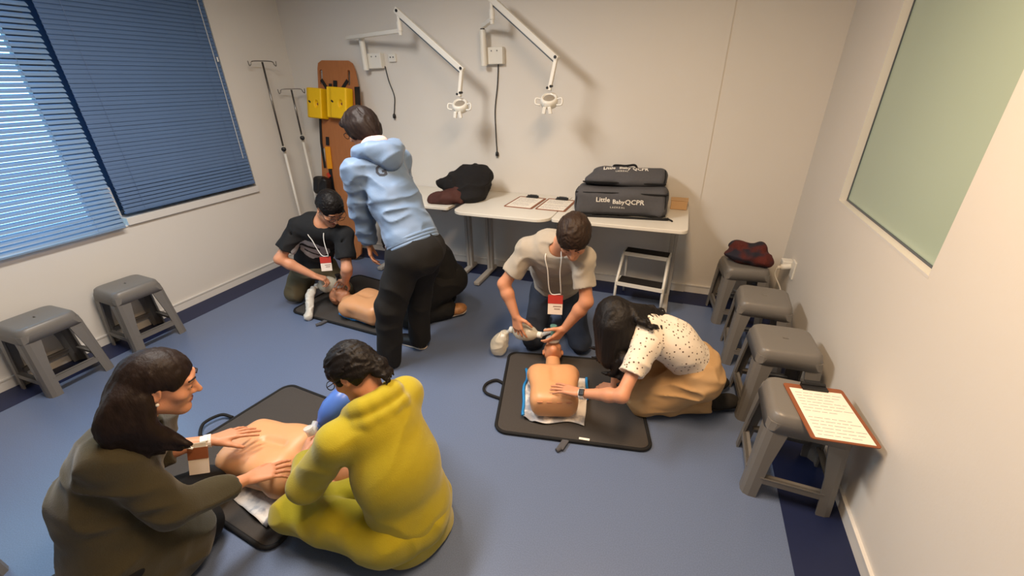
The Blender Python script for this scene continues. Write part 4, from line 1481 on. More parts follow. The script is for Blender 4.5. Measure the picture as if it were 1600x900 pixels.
# ================================================================== training manikins and breathing bags
def manikin(label, neck, axis, zc, head, hf, size=1.0, group='training manikins'):
    a = unit(V(axis[0], axis[1], 0))
    z = V(0, 0, 1)
    l = np.cross(a, z)
    R = np.stack([l, a, z], 1)
    o = V(neck[0], neck[1], 0)
    def W(x, y, h):
        return o + R @ V(x, y, 0) * size + z * h
    t = thing('training_manikin', label, 'manikin', tuple(W(0, 0.2, 0.02)), 0, group)
    s = S(0.0055)
    s.box(W(0, 0.215, zc), V(0.150, 0.19, 0.086) * size, R, 0.060, 0.02)
    s.ell(W(-0.072, 0.13, zc + 0.045), V(0.085, 0.095, 0.046) * size, R, 0.05)
    s.ell(W(0.072, 0.13, zc + 0.045), V(0.085, 0.095, 0.046) * size, R, 0.05)
    s.ell(W(-0.125, 0.055, zc), V(0.055, 0.06, 0.065) * size, R, 0.04)
    s.ell(W(0.125, 0.055, zc), V(0.055, 0.06, 0.065) * size, R, 0.04)
    s.ell(W(0, 0.30, zc + 0.03), V(0.125, 0.13, 0.062) * size, R, 0.05)
    s.cap(W(0, 0.12, zc + 0.100), W(0, 0.22, zc + 0.102), 0.008, 0.008, 0.035, op='s')
    s.clip(W(0, 0.405, zc), a, 0.02)
    h = V(*head)
    s.cap(W(0, 0.06, zc + 0.005), h - a * (-0.035) + z * -0.02, 0.058 * size, 0.050 * size, 0.03)
    body = sdf_obj('torso', s, M['manikin'], t)
    cl = MB()
    for x in (-0.09, -0.03, 0.03, 0.09):
        cl.box(W(x, 0.402, zc + 0.055), (0.03, 0.006, 0.004), R)
    cl.build('seam_clip', M['manikin_face'], body)
    sh = S(0.0045)
    F = frame3(hf, -a)
    Wh = head_sdf(sh, h, F, 0.93 * size, True)
    sh.cap(Wh(-0.014, 0.094, -0.0612), Wh(0.014, 0.094, -0.0612), 0.008, 0.008, 0.004, op='s')
    sdf_obj('head', sh, M['manikin_face'], t)
    return t, Wh, F, s

mk1 = manikin('manikin torso with visible head, pressed by the dotted blouse woman', (-0.555, 2.045), (0.30, -0.954), 0.108, (-0.610, 2.235, 0.105), (-0.05, 0.18, 0.98), 0.88)
mk2 = manikin('manikin torso under the olive jacket woman\'s two hands', (-1.44, 0.955), (-0.995, -0.09), 0.112, (-1.27, 0.985, 0.105), (-0.12, 0.05, 0.98), 1.02)
mk3 = manikin('manikin half hidden by the standing person\'s black trousers', (-2.37, 2.375), (0.985, -0.17), 0.112, (-2.545, 2.42, 0.105), (0.15, -0.05, 0.98), 0.97)

def mask_valve(t, c, up, toward, col):
    """face mask, elbow valve and connector at c"""
    c, up = V(*c), unit(up)
    MB().lathe(c - up * 0.035, up, [(0, 0.045), (0.008, 0.048), (0.02, 0.040), (0.035, 0.018), (0.04, 0.013)], 16).build('face_mask', M['clear_tube'], t, smooth=True)
    v = MB().cyl(c, c + up * 0.062, 0.0165).cyl(c + up * 0.062, c + up * 0.074, 0.022).build('valve', M[col], t, smooth=False, bevel=0.002)
    MB().cyl(c + up * 0.035, c + up * 0.035 + unit(toward) * 0.06, 0.0135).build('valve_port', M['clear_tube'], v)

def breathing_bag(name, label, a, b, r, ma, mask, mask_up, res_pts=None, res_r=None, neckcol='white_metal', valve='teal'):
    """a, b: ends of the squeezable bag; b is the valve side"""
    a, b = V(*a), V(*b)
    t = thing(name, label, 'breathing bag', tuple((a + b) / 2 - V(0, 0, r)))
    L = np.linalg.norm(b - a)
    d = unit(b - a)
    prof = [(0, 0.020), (0.012, 0.024), (0.02, r * 0.62), (0.045, r * 0.92), (L * 0.35, r), (L * 0.62, r * 0.97), (L * 0.82, r * 0.72), (L * 0.93, r * 0.42), (L, 0.020)]
    MB().lathe(a, d, prof, 22).build('squeeze_bag', ma, t, smooth=True)
    MB().cyl(b - d * 0.004, b + d * 0.025, 0.021).cyl(a + d * 0.004, a - d * 0.02, 0.023).build('end_collar', M[neckcol], t, bevel=0.002)
    mc = V(*mask)
    up = unit(mask_up)
    MB().tube(catmull([b + d * 0.02, b * 0.4 + (mc + up * 0.035) * 0.6, mc + up * 0.035], 4), 0.013, 10).build('connector', M['clear_tube'], t, smooth=True)
    mask_valve(t, mc, up, b - mc, valve)
    if res_pts:
        s = S(0.005)
        s.chain(res_pts, res_r, 0.02, sub=4)
        s.disp = folds(0.008, (22, 22, 22), 5.0)
        sdf_obj('reservoir_bag', s, M['milky'] if len(res_pts) > 3 else M['clear_plastic'], t)
        MB().tube([a - d * 0.01, V(*res_pts[0])], 0.014, 10).build('reservoir_neck', M['clear_tube'], t)
    return t

breathing_bag('breathing_bag', 'clear breathing bag squeezed by the grey tee man, reservoir beside it', (-0.905, 2.265, 0.20), (-0.715, 2.245, 0.215), 0.058, M['clear_plastic'],
              (-0.612, 2.235, 0.235), (0.0, 0.10, 1.0), [(-0.955, 2.255, 0.165), (-0.985, 2.235, 0.11), (-1.00, 2.225, 0.055)], [0.022, 0.050, 0.052])
breathing_bag('breathing_bag', 'blue breathing bag in front of the yellow clothed woman', (-1.335, 1.225, 0.385), (-1.425, 1.06, 0.275), 0.066, M['blue_rubber'],
              (-1.40, 0.990, 0.245), (-0.25, 0.05, 1.0), None, None, 'blue_rubber', 'clear_tube')
breathing_bag('breathing_bag', 'frosted breathing bag held by the black tee man, white sleeve hanging', (-2.715, 2.365, 0.20), (-2.575, 2.455, 0.215), 0.070, M['clear_plastic'],
              (-2.535, 2.43, 0.235), (0.05, 0.0, 1.0), [(-2.735, 2.33, 0.19), (-2.70, 2.25, 0.15), (-2.66, 2.185, 0.07), (-2.655, 2.15, 0.028)], [0.020, 0.028, 0.020, 0.030], 'white_metal', 'black')

# ================================================================== people
def leg_sdf(s, hip, knee, ankle, rh=0.088, rk=0.062, rc=0.058, ra=0.045, k=0.03, kk=0.02):
    hip, knee, ankle = V(*hip), V(*knee), V(*ankle)
    s.cap(hip, knee, rh, rk, k)
    m1 = knee + (ankle - knee) * 0.35
    s.cap(knee, m1, rk * 0.97, rc, kk)
    s.cap(m1, ankle, rc, ra, kk)

def shoe_obj(P, heel, toe, ma, sole, up=(0, 0, 1), w=0.042, h=0.055, name='shoe'):
    heel, toe, up = V(*heel), V(*toe), unit(up)
    d = unit(toe - heel)
    up = unit(up - d * (up @ d))
    R = np.stack([np.cross(d, up), d, up], 1)
    L = np.linalg.norm(toe - heel)
    s = S(0.005)
    s.ell(heel + d * 0.05 + up * 0.045, V(w * 0.86, 0.052, h), R, 0.03)
    s.ell(heel + d * L * 0.55 + up * 0.032, V(w, L * 0.40, 0.040), R, 0.03)
    s.ell(heel + d * (L - 0.055) + up * 0.026, V(w * 0.98, 0.058, 0.030), R, 0.03)
    s.clip(heel + up * 0.012, -up, 0.004)
    o = sdf_obj(name, s, M[ma], P.root)
    s = S(0.005)
    s.cap(heel + d * 0.045 + up * 0.008, toe - d * 0.05 + up * 0.008, w * 0.92, w * 1.02, 0.01, up, 0.30)
    s.clip(heel + up * 0.018, up, 0.003)
    s.clip(heel - up * 0.002, -up, 0.003)
    sdf_obj('sole', s, M[sole], o)
    return o

def cuff(P, a, b, r, ma, name='cuff'):
    return MB().tube([V(*a), (V(*a) + V(*b)) / 2, V(*b)], [r * 0.97, r * 1.04, r * 0.97], 16).build(name, ma, P.root, smooth=True)

# ---------------------------------------------------------------- man in the grey tee, kneeling at the manikin's head
J = dict(hip=(-0.702, 2.63, 0.375), mid=(-0.70, 2.53, 0.61), neck=(-0.637, 2.315, 0.818), shL=(-0.462, 2.297, 0.775), shR=(-0.807, 2.316, 0.780),
         elL=(-0.41, 2.235, 0.520), elR=(-0.955, 2.254, 0.545), wrL=(-0.535, 2.228, 0.310), wrR=(-0.862, 2.215, 0.345),
         head=(-0.498, 2.195, 0.930), f=(0.12, -0.70, -0.70), u=(0.10, -0.55, 0.75))
P = Person('person in a grey tee and dark jeans kneeling, squeezing the clear bag', (-0.68, 2.6, 0), J, 'skin', 1.0, hs=1.07)
P.body([dict(w=J['wrR'], f=(0.27, -0.12, -0.95), p=(0.25, 0.95, -0.05), side='R', curl=14, thumb=(58, 25, 12)),
        dict(w=J['wrL'], f=(-0.62, -0.26, -0.74), p=(-0.62, 0.62, 0.25), side='L', curls=[14, 18, 24, 30], thumb=(55, 20, 10))])
eyes(P.root, P.W, P.F, P.hk, M['hair_brown'])
short_hair(P, M['hair_brown'], 0.018, nape=-0.055, amp=0.007, scale=(60, 20, 60), seed=2.0)
c = S(0.0065)
P.torso(c, 0.165, 0.160, 0.178, 0.74, 0.066)
c.clip(P.hip + P.up * 0.06, -P.up, 0.01)
for sd in 'LR':
    sh, el = V(*J['sh' + sd]), V(*J['el' + sd])
    c.cap(sh, sh + (el - sh) * 0.66, 0.066, 0.067, 0.035, fb=True)
for sd in 'LR':
    P.seam(c, sd, 0.078)
P.neck_hole(c, 0.060)
c.disp = folds(0.014, (8, 8, 17), 1.2, np.stack([P.left, P.fwd, P.up], 1))
sdf_obj('t_shirt', c, M['tee_grey'], P.root)
c = S(0.0065)
for hx, kn, an in (((-0.61, 2.65, 0.34), (-0.475, 2.455, 0.075), (-0.58, 2.84, 0.06)), ((-0.80, 2.63, 0.34), (-0.80, 2.385, 0.075), (-0.86, 2.77, 0.06))):
    leg_sdf(c, hx, kn, an, 0.100, 0.072, 0.066, 0.05)
c.ell(P.hip - P.up * 0.02, V(0.17, 0.13, 0.11), None, 0.06)
c.clip((0, 0, 0.004), (0, 0, -1), 0.01)
c.disp = folds(0.010, (10, 10, 10), 7.7)
sdf_obj('jeans', c, M['jeans'], P.root)
shoe_obj(P, (-0.60, 2.88, 0.03), (-0.63, 3.13, 0.022), 'black', 'rubber')
shoe_obj(P, (-0.86, 2.82, 0.03), (-0.90, 3.07, 0.022), 'black', 'rubber')
lanyard(P, (-0.570, 2.215, 0.800), (-0.668, 2.228, 0.800), (-0.602, 2.232, 0.545), (0.22, -0.95, 0.20), 0.090, 0.125)

# ---------------------------------------------------------------- woman in the dotted blouse, bent over the manikin's chest
J = dict(hip=(0.235, 2.12, 0.29), mid=(0.10, 2.06, 0.455), neck=(-0.105, 2.00, 0.545), shL=(-0.035, 1.875, 0.505), shR=(-0.135, 2.135, 0.50),
         elL=(-0.105, 1.675, 0.335), elR=(-0.165, 2.03, 0.27), wrL=(-0.315, 1.712, 0.262), wrR=(-0.175, 2.03, 0.095),
         head=(-0.205, 1.985, 0.585), f=(-0.62, -0.12, -0.78), u=(-0.78, -0.02, 0.55))
P = Person('person in a white dotted blouse and tan trousers, bent over pressing the manikin', (0.2, 2.1, 0), J, 'skin', 0.94, True)
P.body([dict(w=J['wrL'], f=(-0.96, 0.24, -0.16), p=(-0.12, 0.0, -1.0), side='L', curls=[7, 7, 8, 10], spread=6, k=0.97, thumb=(38, 12, 5)),
        dict(w=J['wrR'], f=(-0.95, -0.05, -0.2), p=(-0.1, 0.0, -1.0), side='R', curl=38, k=0.84, thumb=(30, 15, 5))])
wl = V(*J['wrL']) - unit(V(-0.96, 0.24, -0.16)) * 0.014
ad = unit(V(*J['wrL']) - V(*J['elL']))
wt = MB().tube([wl - ad * 0.013, wl + ad * 0.013], 0.0285, 16).build('watch_strap', M['white_band'], P.root, smooth=False)
wn_ = unit(V(-0.15, -0.55, 0.8))
MB().box(wl + wn_ * 0.028, (0.036, 0.030, 0.010), frame3(ad, wn_)).build('watch_face', M['black'], wt, bevel=0.004)
c = S(0.0065)
P.torso(c, 0.150, 0.142, 0.140, 0.76, 0.058)
c.clip(P.hip + P.up * 0.04, -P.up, 0.01)
for sd in 'LR':
    sh, el = V(*J['sh' + sd]), V(*J['el' + sd])
    c.cap(sh, sh + (el - sh) * 0.56, 0.060, 0.062, 0.03, fb=True)
for sd in 'LR':
    P.seam(c, sd, 0.070)
P.neck_hole(c, 0.06)
c.disp = folds(0.012, (7, 15, 9), 3.2, np.stack([P.up, P.left, P.fwd], 1))
sdf_obj('blouse', c, M['dots'], P.root)
c = S(0.0065)
for hx, kn, an in (((0.255, 2.03, 0.25), (-0.005, 1.985, 0.085), (0.31, 2.10, 0.06)), ((0.20, 2.20, 0.25), (-0.08, 2.19, 0.085), (0.28, 2.28, 0.06))):
    leg_sdf(c, hx, kn, an, 0.115, 0.078, 0.070, 0.055, 0.04, 0.03)
c.ell((0.245, 2.12, 0.275), V(0.130, 0.165, 0.130), None, 0.06)
c.ell((0.06, 2.09, 0.10), V(0.12, 0.09, 0.07), None, 0.05)
c.clip((0, 0, 0.019), (0, 0, -1), 0.01)
c.disp = folds(0.020, (9, 9, 16), 9.7)
sdf_obj('trousers', c, M['tan'], P.root)
shoe_obj(P, (0.33, 2.10, 0.03), (0.50, 2.205, 0.03), 'sock', 'sock', w=0.042)
shoe_obj(P, (0.28, 2.28, 0.03), (0.46, 2.36, 0.03), 'sock', 'sock', w=0.042)
# long black hair falling past the face
W, F, k = P.W, P.F, P.hk
h = S(0.005)
h.ell(W(0, -0.014, 0.038), V(0.088, 0.108, 0.096) * k, F, 0.02)
h.ell(W(0, -0.050, -0.02), V(0.080, 0.065, 0.08) * k, F, 0.03)
rng = random.Random(5)
hd = P.head
h.cap(hd + V(0.0, -0.06, -0.02), hd + V(0.005, -0.105, -0.19), 0.085, 0.055, 0.04)
h.cap(hd + V(-0.05, -0.02, -0.04), hd + V(-0.035, -0.05, -0.20), 0.060, 0.045, 0.04)
h.cap(hd + V(0.04, -0.02, 0.01), hd + V(0.085, -0.07, -0.09), 0.080, 0.050, 0.04)
for i in range(15):
    a = i / 14
    st = W(0.085 * math.cos(math.pi * a) , -0.03 + 0.03 * math.sin(a * 9), 0.045)
    tx = hd[0] + 0.10 - 0.145 * (1 - a) + rng.uniform(-0.02, 0.02)
    ty = hd[1] - 0.155 + 0.19 * (1 - a) + rng.uniform(-0.02, 0.02)
    md = V(0.55 * st[0] + 0.45 * tx, 0.55 * st[1] + 0.45 * ty - 0.03, 0.455 + rng.uniform(-0.01, 0.01))
    ez = 0.325 + rng.uniform(-0.02, 0.03)
    h.chain([st, md, (tx, ty, 0.40), (tx - 0.02, ty - 0.01, ez), (tx - 0.045 * (1 if i % 3 else 2), ty - 0.01, ez - 0.008)], [0.030, 0.030, 0.024, 0.012, 0.004], 0.014, sub=3)
for i in range(9):
    st = W(-0.05 + 0.012 * i, -0.075, 0.01)
    ex = P.neck + V(0.02 + 0.013 * i, -0.08 + 0.024 * i, 0.085 - 0.006 * i)
    e2 = ex + V(0.045 + rng.uniform(-0.01, 0.02), -0.02 + rng.uniform(-0.015, 0.015), -0.02)
    h.chain([st, st * 0.45 + ex * 0.55 + V(0, 0, 0.02), ex, e2, e2 + V(0.012, -0.022, 0.006), e2 + V(0.0, -0.030, 0.012)], [0.028, 0.026, 0.017, 0.009, 0.007, 0.004], 0.010, sub=3)
for i in range(9):
    o_ = P.neck + V(0.015 + 0.020 * (i % 3), -0.07 + 0.022 * i, 0.095 - 0.012 * (i % 3))
    dr = unit(V(0.75, -0.35 + 0.09 * i, -0.30))
    x_ = unit(np.cross(dr, V(0, 0, 1)))
    y_ = np.cross(dr, x_)
    h.chain([o_ + dr * 0.012 * q + 0.011 * (math.cos(q * 1.35 + i) * x_ + math.sin(q * 1.35 + i) * y_) for q in range(9)], [0.008, 0.0075, 0.004], 0.003, sub=2)
h.disp = folds(0.005, (90, 90, 12), 4.2, None, False)
sdf_obj('long_hair', h, M['hair_black'], P.root)

# ---------------------------------------------------------------- man in the printed black tee, kneeling
J = dict(hip=(-2.86, 2.50, 0.32), mid=(-2.76, 2.475, 0.54), neck=(-2.56, 2.405, 0.742), shL=(-2.38, 2.435, 0.668), shR=(-2.73, 2.335, 0.728),
         elL=(-2.315, 2.325, 0.43), elR=(-2.84, 2.185, 0.50), wrL=(-2.405, 2.375, 0.290), wrR=(-2.655, 2.300, 0.335),
         head=(-2.425, 2.395, 0.885), f=(0.66, -0.30, -0.68), u=(0.55, -0.2, 0.75))
P = Person('person in a printed black tee and khaki trousers kneeling in the corner', (-2.9, 2.6, 0), J, 'skin_pale', 1.0, hs=1.10)
P.body([dict(w=J['wrR'], f=(0.60, 0.55, -0.50), p=(0.1, 0.2, -1.0), side='R', curl=46, thumb=(45, 30, 15)),
        dict(w=J['wrL'], f=(-0.80, 0.35, -0.45), p=(-0.45, -0.2, -0.6), side='L', curl=30, thumb=(50, 25, 10))])
eyes(P.root, P.W, P.F, P.hk, M['hair_black'])
short_hair(P, M['hair_black'], 0.011, nape=-0.03, amp=0.006, scale=(70, 50, 70), seed=5.0)
glasses(P.root, P.W, P.F, M['black'])
c = S(0.0065)
P.torso(c, 0.160, 0.156, 0.172, 0.74, 0.066)
c.clip(P.hip + P.up * 0.03, -P.up, 0.01)
for sd in 'LR':
    sh, el = V(*J['sh' + sd]), V(*J['el' + sd])
    c.cap(sh, sh + (el - sh) * 0.70, 0.068, 0.074, 0.035, fb=True)
for sd in 'LR':
    P.seam(c, sd, 0.078)
P.neck_hole(c, 0.066)
c.disp = folds(0.010, (7, 7, 14), 6.2, np.stack([P.left, P.fwd, P.up], 1))
pc = (P.neck * 0.60 + P.hip * 0.40 + P.fwd * 0.11).astype(np.float32)
Pl, Pf, Pu = [x.astype(np.float32) for x in (P.left, P.fwd, P.up)]
def print_mask(Q):
    v = Q - pc
    x, y, z = v @ Pl, v @ Pf, v @ Pu
    w = 0.35 * (vnoise(Q, 34.0, 2.0) - 0.5)
    m_ = ((x / 0.115) ** 2 + (z / 0.105) ** 2 + w < 1) & (y > -0.085)
    band = (np.abs(z - 0.028 - 0.1 * x) < 0.016) & (np.abs(x + 0.02) < 0.075)
    chin = (np.abs(z + 0.045 + 0.2 * x) < 0.008) & (np.abs(x) < 0.06)
    return m_ & ~band & ~chin
sdf_obj('t_shirt', c, [M['tee_black'], M['tee_print']], P.root, 1, [(1, print_mask)])
c = S(0.0065)
for hx, kn, an in (((-2.80, 2.56, 0.28), (-2.64, 2.56, 0.085), (-2.88, 2.76, 0.06)), ((-2.95, 2.48, 0.28), (-2.99, 2.36, 0.095), (-3.12, 2.62, 0.06))):
    leg_sdf(c, hx, kn, an, 0.105, 0.082, 0.070, 0.055, 0.03)
c.ell(P.hip - P.up * 0.02, V(0.16, 0.15, 0.11), None, 0.06)
c.clip((0, 0, 0.019), (0, 0, -1), 0.01)
c.disp = folds(0.012, (10, 10, 10), 5.7)
sdf_obj('trousers', c, M['khaki'], P.root)
shoe_obj(P, (-2.88, 2.80, 0.03), (-3.02, 3.0, 0.022), 'black', 'rubber')
shoe_obj(P, (-3.15, 2.66, 0.03), (-3.27, 2.88, 0.022), 'black', 'rubber')
lanyard(P, (-2.485, 2.345, 0.715), (-2.605, 2.31, 0.715), (-2.455, 2.275, 0.545), (0.45, -0.8, 0.25), 0.080, 0.110)

# ---------------------------------------------------------------- standing person in the light blue hooded jacket
J = dict(hip=(-1.45, 2.02, 0.88), mid=(-1.565, 2.06, 1.10), neck=(-1.685, 2.10, 1.345), shL=(-1.725, 1.945, 1.275), shR=(-1.635, 2.26, 1.285),
         elL=(-1.775, 2.00, 1.02), elR=(-1.70, 2.30, 1.02), wrL=(-1.795, 2.03, 0.805), wrR=(-1.76, 2.26, 0.80),
         head=(-1.80, 2.150, 1.480), f=(-0.90, -0.10, -0.44), u=(-0.4, 0.0, 0.85))
P = Person('person standing in a light blue hooded jacket and black trousers', (-1.62, 1.98, 0), J, 'skin_pale', 0.96, True)
P.body([dict(w=J['wrL'], f=(0.10, -0.06, -0.98), p=(0.75, 0.55, 0.05), side='L', curl=22, k=0.90, thumb=(30, 10, 8)),
        dict(w=J['wrR'], f=(-0.10, 0, -0.98), p=(0.6, -0.7, 0.0), side='R', curl=20)])
eyes(P.root, P.W, P.F, P.hk, M['hair_dark'])
def mop(s, W, F, k):
    s.ell(W(0, -0.055, -0.045), V(0.072, 0.055, 0.05) * k, F, 0.03)
    s.ell(W(0.07, 0.0, 0.0), V(0.024, 0.05, 0.055) * k, F, 0.03)
    s.ell(W(0, 0.080, 0.088), V(0.06, 0.03, 0.025) * k, F, 0.03)
short_hair(P, M['hair_dark'], 0.022, nape=-0.09, amp=0.010, scale=(34, 34, 12), seed=8.0, side=0.02, extra=mop)
glasses(P.root, P.W, P.F, M['black'])
c = S(0.0065)
P.torso(c, 0.168, 0.148, 0.138, 0.76, 0.068)
c.clip(P.hip - P.up * 0.015, -P.up, 0.012)
for sd in 'LR':
    sh, el, wr = V(*J['sh' + sd]), V(*J['el' + sd]), V(*J['wr' + sd])
    c.cap(sh, el, 0.070, 0.068, 0.02)
    c.cap(el, el + (wr - el) * 0.90, 0.068, 0.058, 0.02, fb=True)
for sd in 'LR':
    P.seam(c, sd, 0.082, r=0.003)
P.neck_hole(c, 0.064)
fr_ = folds(0.017, (9, 9, 17), 2.7, np.stack([P.left, P.fwd, P.up], 1) @ rot('X', 25), amp2=0.006)
c.disp = fr_
JS = c
sdf_obj('hooded_jacket', c, M['blue_jacket'], P.root)
# hood lying on the back, hem band, cuffs, drawcord
c = S(0.006)
nk = P.neck
Lf, Up, Bk = P.left, P.up, -P.fwd
c.chain([nk + Lf * 0.085 - Bk * 0.075 + Up * 0.012, nk + Lf * 0.105 + Bk * 0.0 + Up * 0.025, nk + Lf * 0.09 + Bk * 0.085 + Up * 0.0, nk + Bk * 0.135 - Up * 0.035, nk - Lf * 0.09 + Bk * 0.085, nk - Lf * 0.105 + Up * 0.025, nk - Lf * 0.085 - Bk * 0.075 + Up * 0.012],
        [0.020, 0.030, 0.040, 0.047, 0.040, 0.030, 0.020], 0.03, sub=4)
c.chain([nk + Lf * 0.07 + Bk * 0.06 - Up * 0.01, nk + Bk * 0.12 - Up * 0.075, nk - Lf * 0.07 + Bk * 0.06 - Up * 0.01], [0.035, 0.045, 0.035], 0.04, sub=4)
P.neck_hole(c, 0.066)
c.disp = folds(0.010, (9, 9, 16), 4.4, np.stack([P.left, P.fwd, P.up], 1))
sdf_obj('hood', c, M['blue_jacket'], P.root)
def ell_ring(cn, ax1, ax2, r1, r2, n=40):
    return [cn + ax1 * r1 * math.cos(a) + ax2 * r2 * math.sin(a) for a in np.linspace(0, 2 * math.pi, n + 1)[:-1]]
hemc = P.hip - P.up * 0.012
mbh = MB()
for dz in (-0.018, 0.0, 0.018):
    mbh.tube(ell_ring(hemc + P.up * dz, P.left, P.fwd, 0.163, 0.124), 0.0125, 8, closed=True)
mbh.build('hem_band', M['blue_jacket'], P.root, smooth=True)
for sd in 'LR':
    el, wr = V(*J['el' + sd]), V(*J['wr' + sd])
    d_ = unit(wr - el)
    MB().tube([wr - d_ * 0.055, wr - d_ * 0.045, wr - d_ * 0.012, wr - d_ * 0.004], [0.048, 0.050, 0.046, 0.040], 18).build('sleeve_cuff', M['blue_jacket'], P.root, smooth=True)
MB().tube([hemc + P.left * 0.10 + P.fwd * 0.13, hemc + P.left * 0.10 + P.fwd * 0.135 - V(0, 0, 0.10)], 0.0028, 6).build('drawcord', M['white_cloth'], P.root)
col = S(0.005)
col.chain([nk + Lf * 0.055 - Bk * 0.02 + Up * 0.050, nk + Lf * 0.042 + Bk * 0.050 + Up * 0.055, nk - Lf * 0.042 + Bk * 0.050 + Up * 0.055, nk - Lf * 0.055 - Bk * 0.02 + Up * 0.050], [0.022, 0.030, 0.030, 0.022], 0.02, sub=3)
sdf_obj('collar', col, M['pink'], P.root)
text_mesh('G', 0.085, nk * 0.55 + P.mid * 0.45 + P.left * 0.10 + Bk * 0.13, unit(-P.left * 0.6 + P.fwd * -0.5) * -1 if False else unit(np.cross(P.up, unit(P.left * 0.55 + Bk * 0.85))), P.up, unit(P.left * 0.55 + Bk * 0.85), 'lettering', M['dark_print'], P.root, JS, 1.0, 0.003, 0.002)
c = S(0.0065)
c.ell((-1.425, 2.015, 0.80), V(0.165, 0.185, 0.15), None, 0.06)
c.cap((-1.45, 1.935, 0.78), (-1.585, 1.885, 0.45), 0.115, 0.088, 0.04)
c.cap((-1.585, 1.885, 0.45), (-1.66, 1.865, 0.035), 0.088, 0.078, 0.04, fb=True)
c.cap((-1.42, 2.11, 0.78), (-1.53, 2.115, 0.45), 0.115, 0.085, 0.03)
c.cap((-1.53, 2.115, 0.45), (-1.57, 2.12, 0.05), 0.085, 0.072, 0.03, fb=True)
c.clip(P.hip + P.up * 0.03, P.up, 0.01)
c.disp = folds(0.013, (8, 8, 7), 3.9)
sdf_obj('trousers', c, M['black_pants'], P.root)
shoe_obj(P, (-1.60, 1.855, 0.0), (-1.855, 1.875, 0.0), 'black', 'shoe_sole', w=0.045)
shoe_obj(P, (-1.515, 2.115, 0.0), (-1.77, 2.145, 0.0), 'black', 'shoe_sole', w=0.045)

# ---------------------------------------------------------------- person in black kneeling behind the standing one
J = dict(hip=(-1.645, 2.655, 0.33), mid=(-1.70, 2.62, 0.50), neck=(-1.83, 2.505, 0.60), shL=(-1.705, 2.385, 0.565), shR=(-1.905, 2.625, 0.565),
         elL=(-1.77, 2.27, 0.36), elR=(-1.95, 2.50, 0.36), wrL=(-1.90, 2.25, 0.262), wrR=(-1.95, 2.38, 0.25),
         head=(-1.885, 2.44, 0.645), f=(-0.55, -0.45, -0.70), u=(-0.45, -0.36, 0.8))
P = Person('person in black kneeling behind the standing one, bronze shoe showing', (-1.65, 2.65, 0), J, 'skin', 0.95, True)
P.body([dict(w=J['wrL'], f=(-0.25, 0.95, -0.2), p=(0, 0, -1), side='L', curl=8, k=0.9), dict(w=J['wrR'], f=(0.1, -0.9, -0.2), p=(0, 0, -1), side='R', curl=8, k=0.9)], 0.006)
short_hair(P, M['hair_black'], 0.018, seed=3.0)
c = S(0.0075)
P.torso(c, 0.170, 0.155, 0.150, 0.8, 0.066)
for sd in 'LR':
    sh, el, wr = V(*J['sh' + sd]), V(*J['el' + sd]), V(*J['wr' + sd])
    c.cap(sh, el, 0.066, 0.056, 0.03)
    c.cap(el, el + (wr - el) * 0.85, 0.056, 0.045, 0.03, fb=True)
P.neck_hole(c, 0.062)
c.disp = folds(0.012, (8, 8, 12), 1.9)
sdf_obj('black_top', c, M['black_pants'], P.root)
c = S(0.0075)
for hx, kn, an in (((-1.645, 2.555, 0.28), (-1.805, 2.355, 0.085), (-1.590, 2.575, 0.07)), ((-1.705, 2.735, 0.28), (-1.945, 2.615, 0.085), (-1.705, 2.775, 0.07))):
    leg_sdf(c, hx, kn, an, 0.125, 0.088, 0.080, 0.070, 0.04, 0.03)
c.ell((-1.630, 2.655, 0.30), V(0.17, 0.17, 0.15), None, 0.06)
c.clip((0, 0, 0.004), (0, 0, -1), 0.01)
c.disp = folds(0.012, (8, 8, 10), 2.9)
sdf_obj('trousers', c, M['black_pants'], P.root)
so_ = shoe_obj(P, (-1.665, 2.515, 0.014), (-1.475, 2.675, 0.045), 'shoe_gold', 'shoe_sole', (0.15, -0.25, 0.9), 0.050, 0.066)
shoe_obj(P, (-1.80, 2.70, 0.03), (-1.74, 2.80, 0.022), 'shoe_gold', 'shoe_sole')
lc = MB()
for i in range(4):
    q = V(-1.62 + 0.03 * i, 2.545 + 0.024 * i, 0.092 - 0.003 * i)
    lc.tube([q + V(0.018, -0.03, -0.012), q + V(0.004, 0.0, 0.010), q + V(-0.018, 0.025, 0.0)], 0.0035, 5)
lc.build('shoe_lace', M['rubber'], so_, smooth=True)

# ---------------------------------------------------------------- woman in the olive jacket
J = dict(hip=(-1.675, 0.37, 0.28), mid=(-1.69, 0.41, 0.48), neck=(-1.62, 0.515, 0.675), shL=(-1.71, 0.61, 0.60), shR=(-1.55, 0.415, 0.665),
         elL=(-1.86, 0.63, 0.37), elR=(-1.475, 0.465, 0.40), wrL=(-1.745, 0.777, 0.332), wrR=(-1.452, 0.706, 0.295),
         head=(-1.490, 0.600, 0.850), f=(0.60, 0.70, -0.36), u=(0.15, 0.2, 1.0))
P = Person('person with long dark hair in an olive jacket, kneeling with hands on the manikin', (-1.70, 0.42, 0), J, 'skin', 1.0, True)
P.body([dict(w=J['wrR'], f=(0.42, 0.86, -0.28), p=(-0.25, -0.15, -0.95), side='R', curls=[8, 10, 12, 14], thumb=(42, 15, 8), k=0.98),
        dict(w=J['wrL'], f=(0.42, 0.84, -0.24), p=(-0.1, -0.25, -0.95), side='L', curls=[5, 6, 8, 10], thumb=(34, 10, 5), k=0.98, spread=8)])
eyes(P.root, P.W, P.F, P.hk, M['hair_dark'])
W, F, k = P.W, P.F, P.hk
MB().ball(tuple(W(-0.083, 0.004, -0.032)), 0.0055, 8).ball(tuple(W(0.083, 0.004, -0.032)), 0.0055, 8).build('earring', M['white_cloth'], P.root, smooth=True)
wl = V(*J['wrL'])
ad = unit(wl - V(*J['elL']))
wt = MB().tube([wl - ad * 0.028, wl - ad * 0.002], 0.0285, 16).build('watch_strap', M['white_band'], P.root)
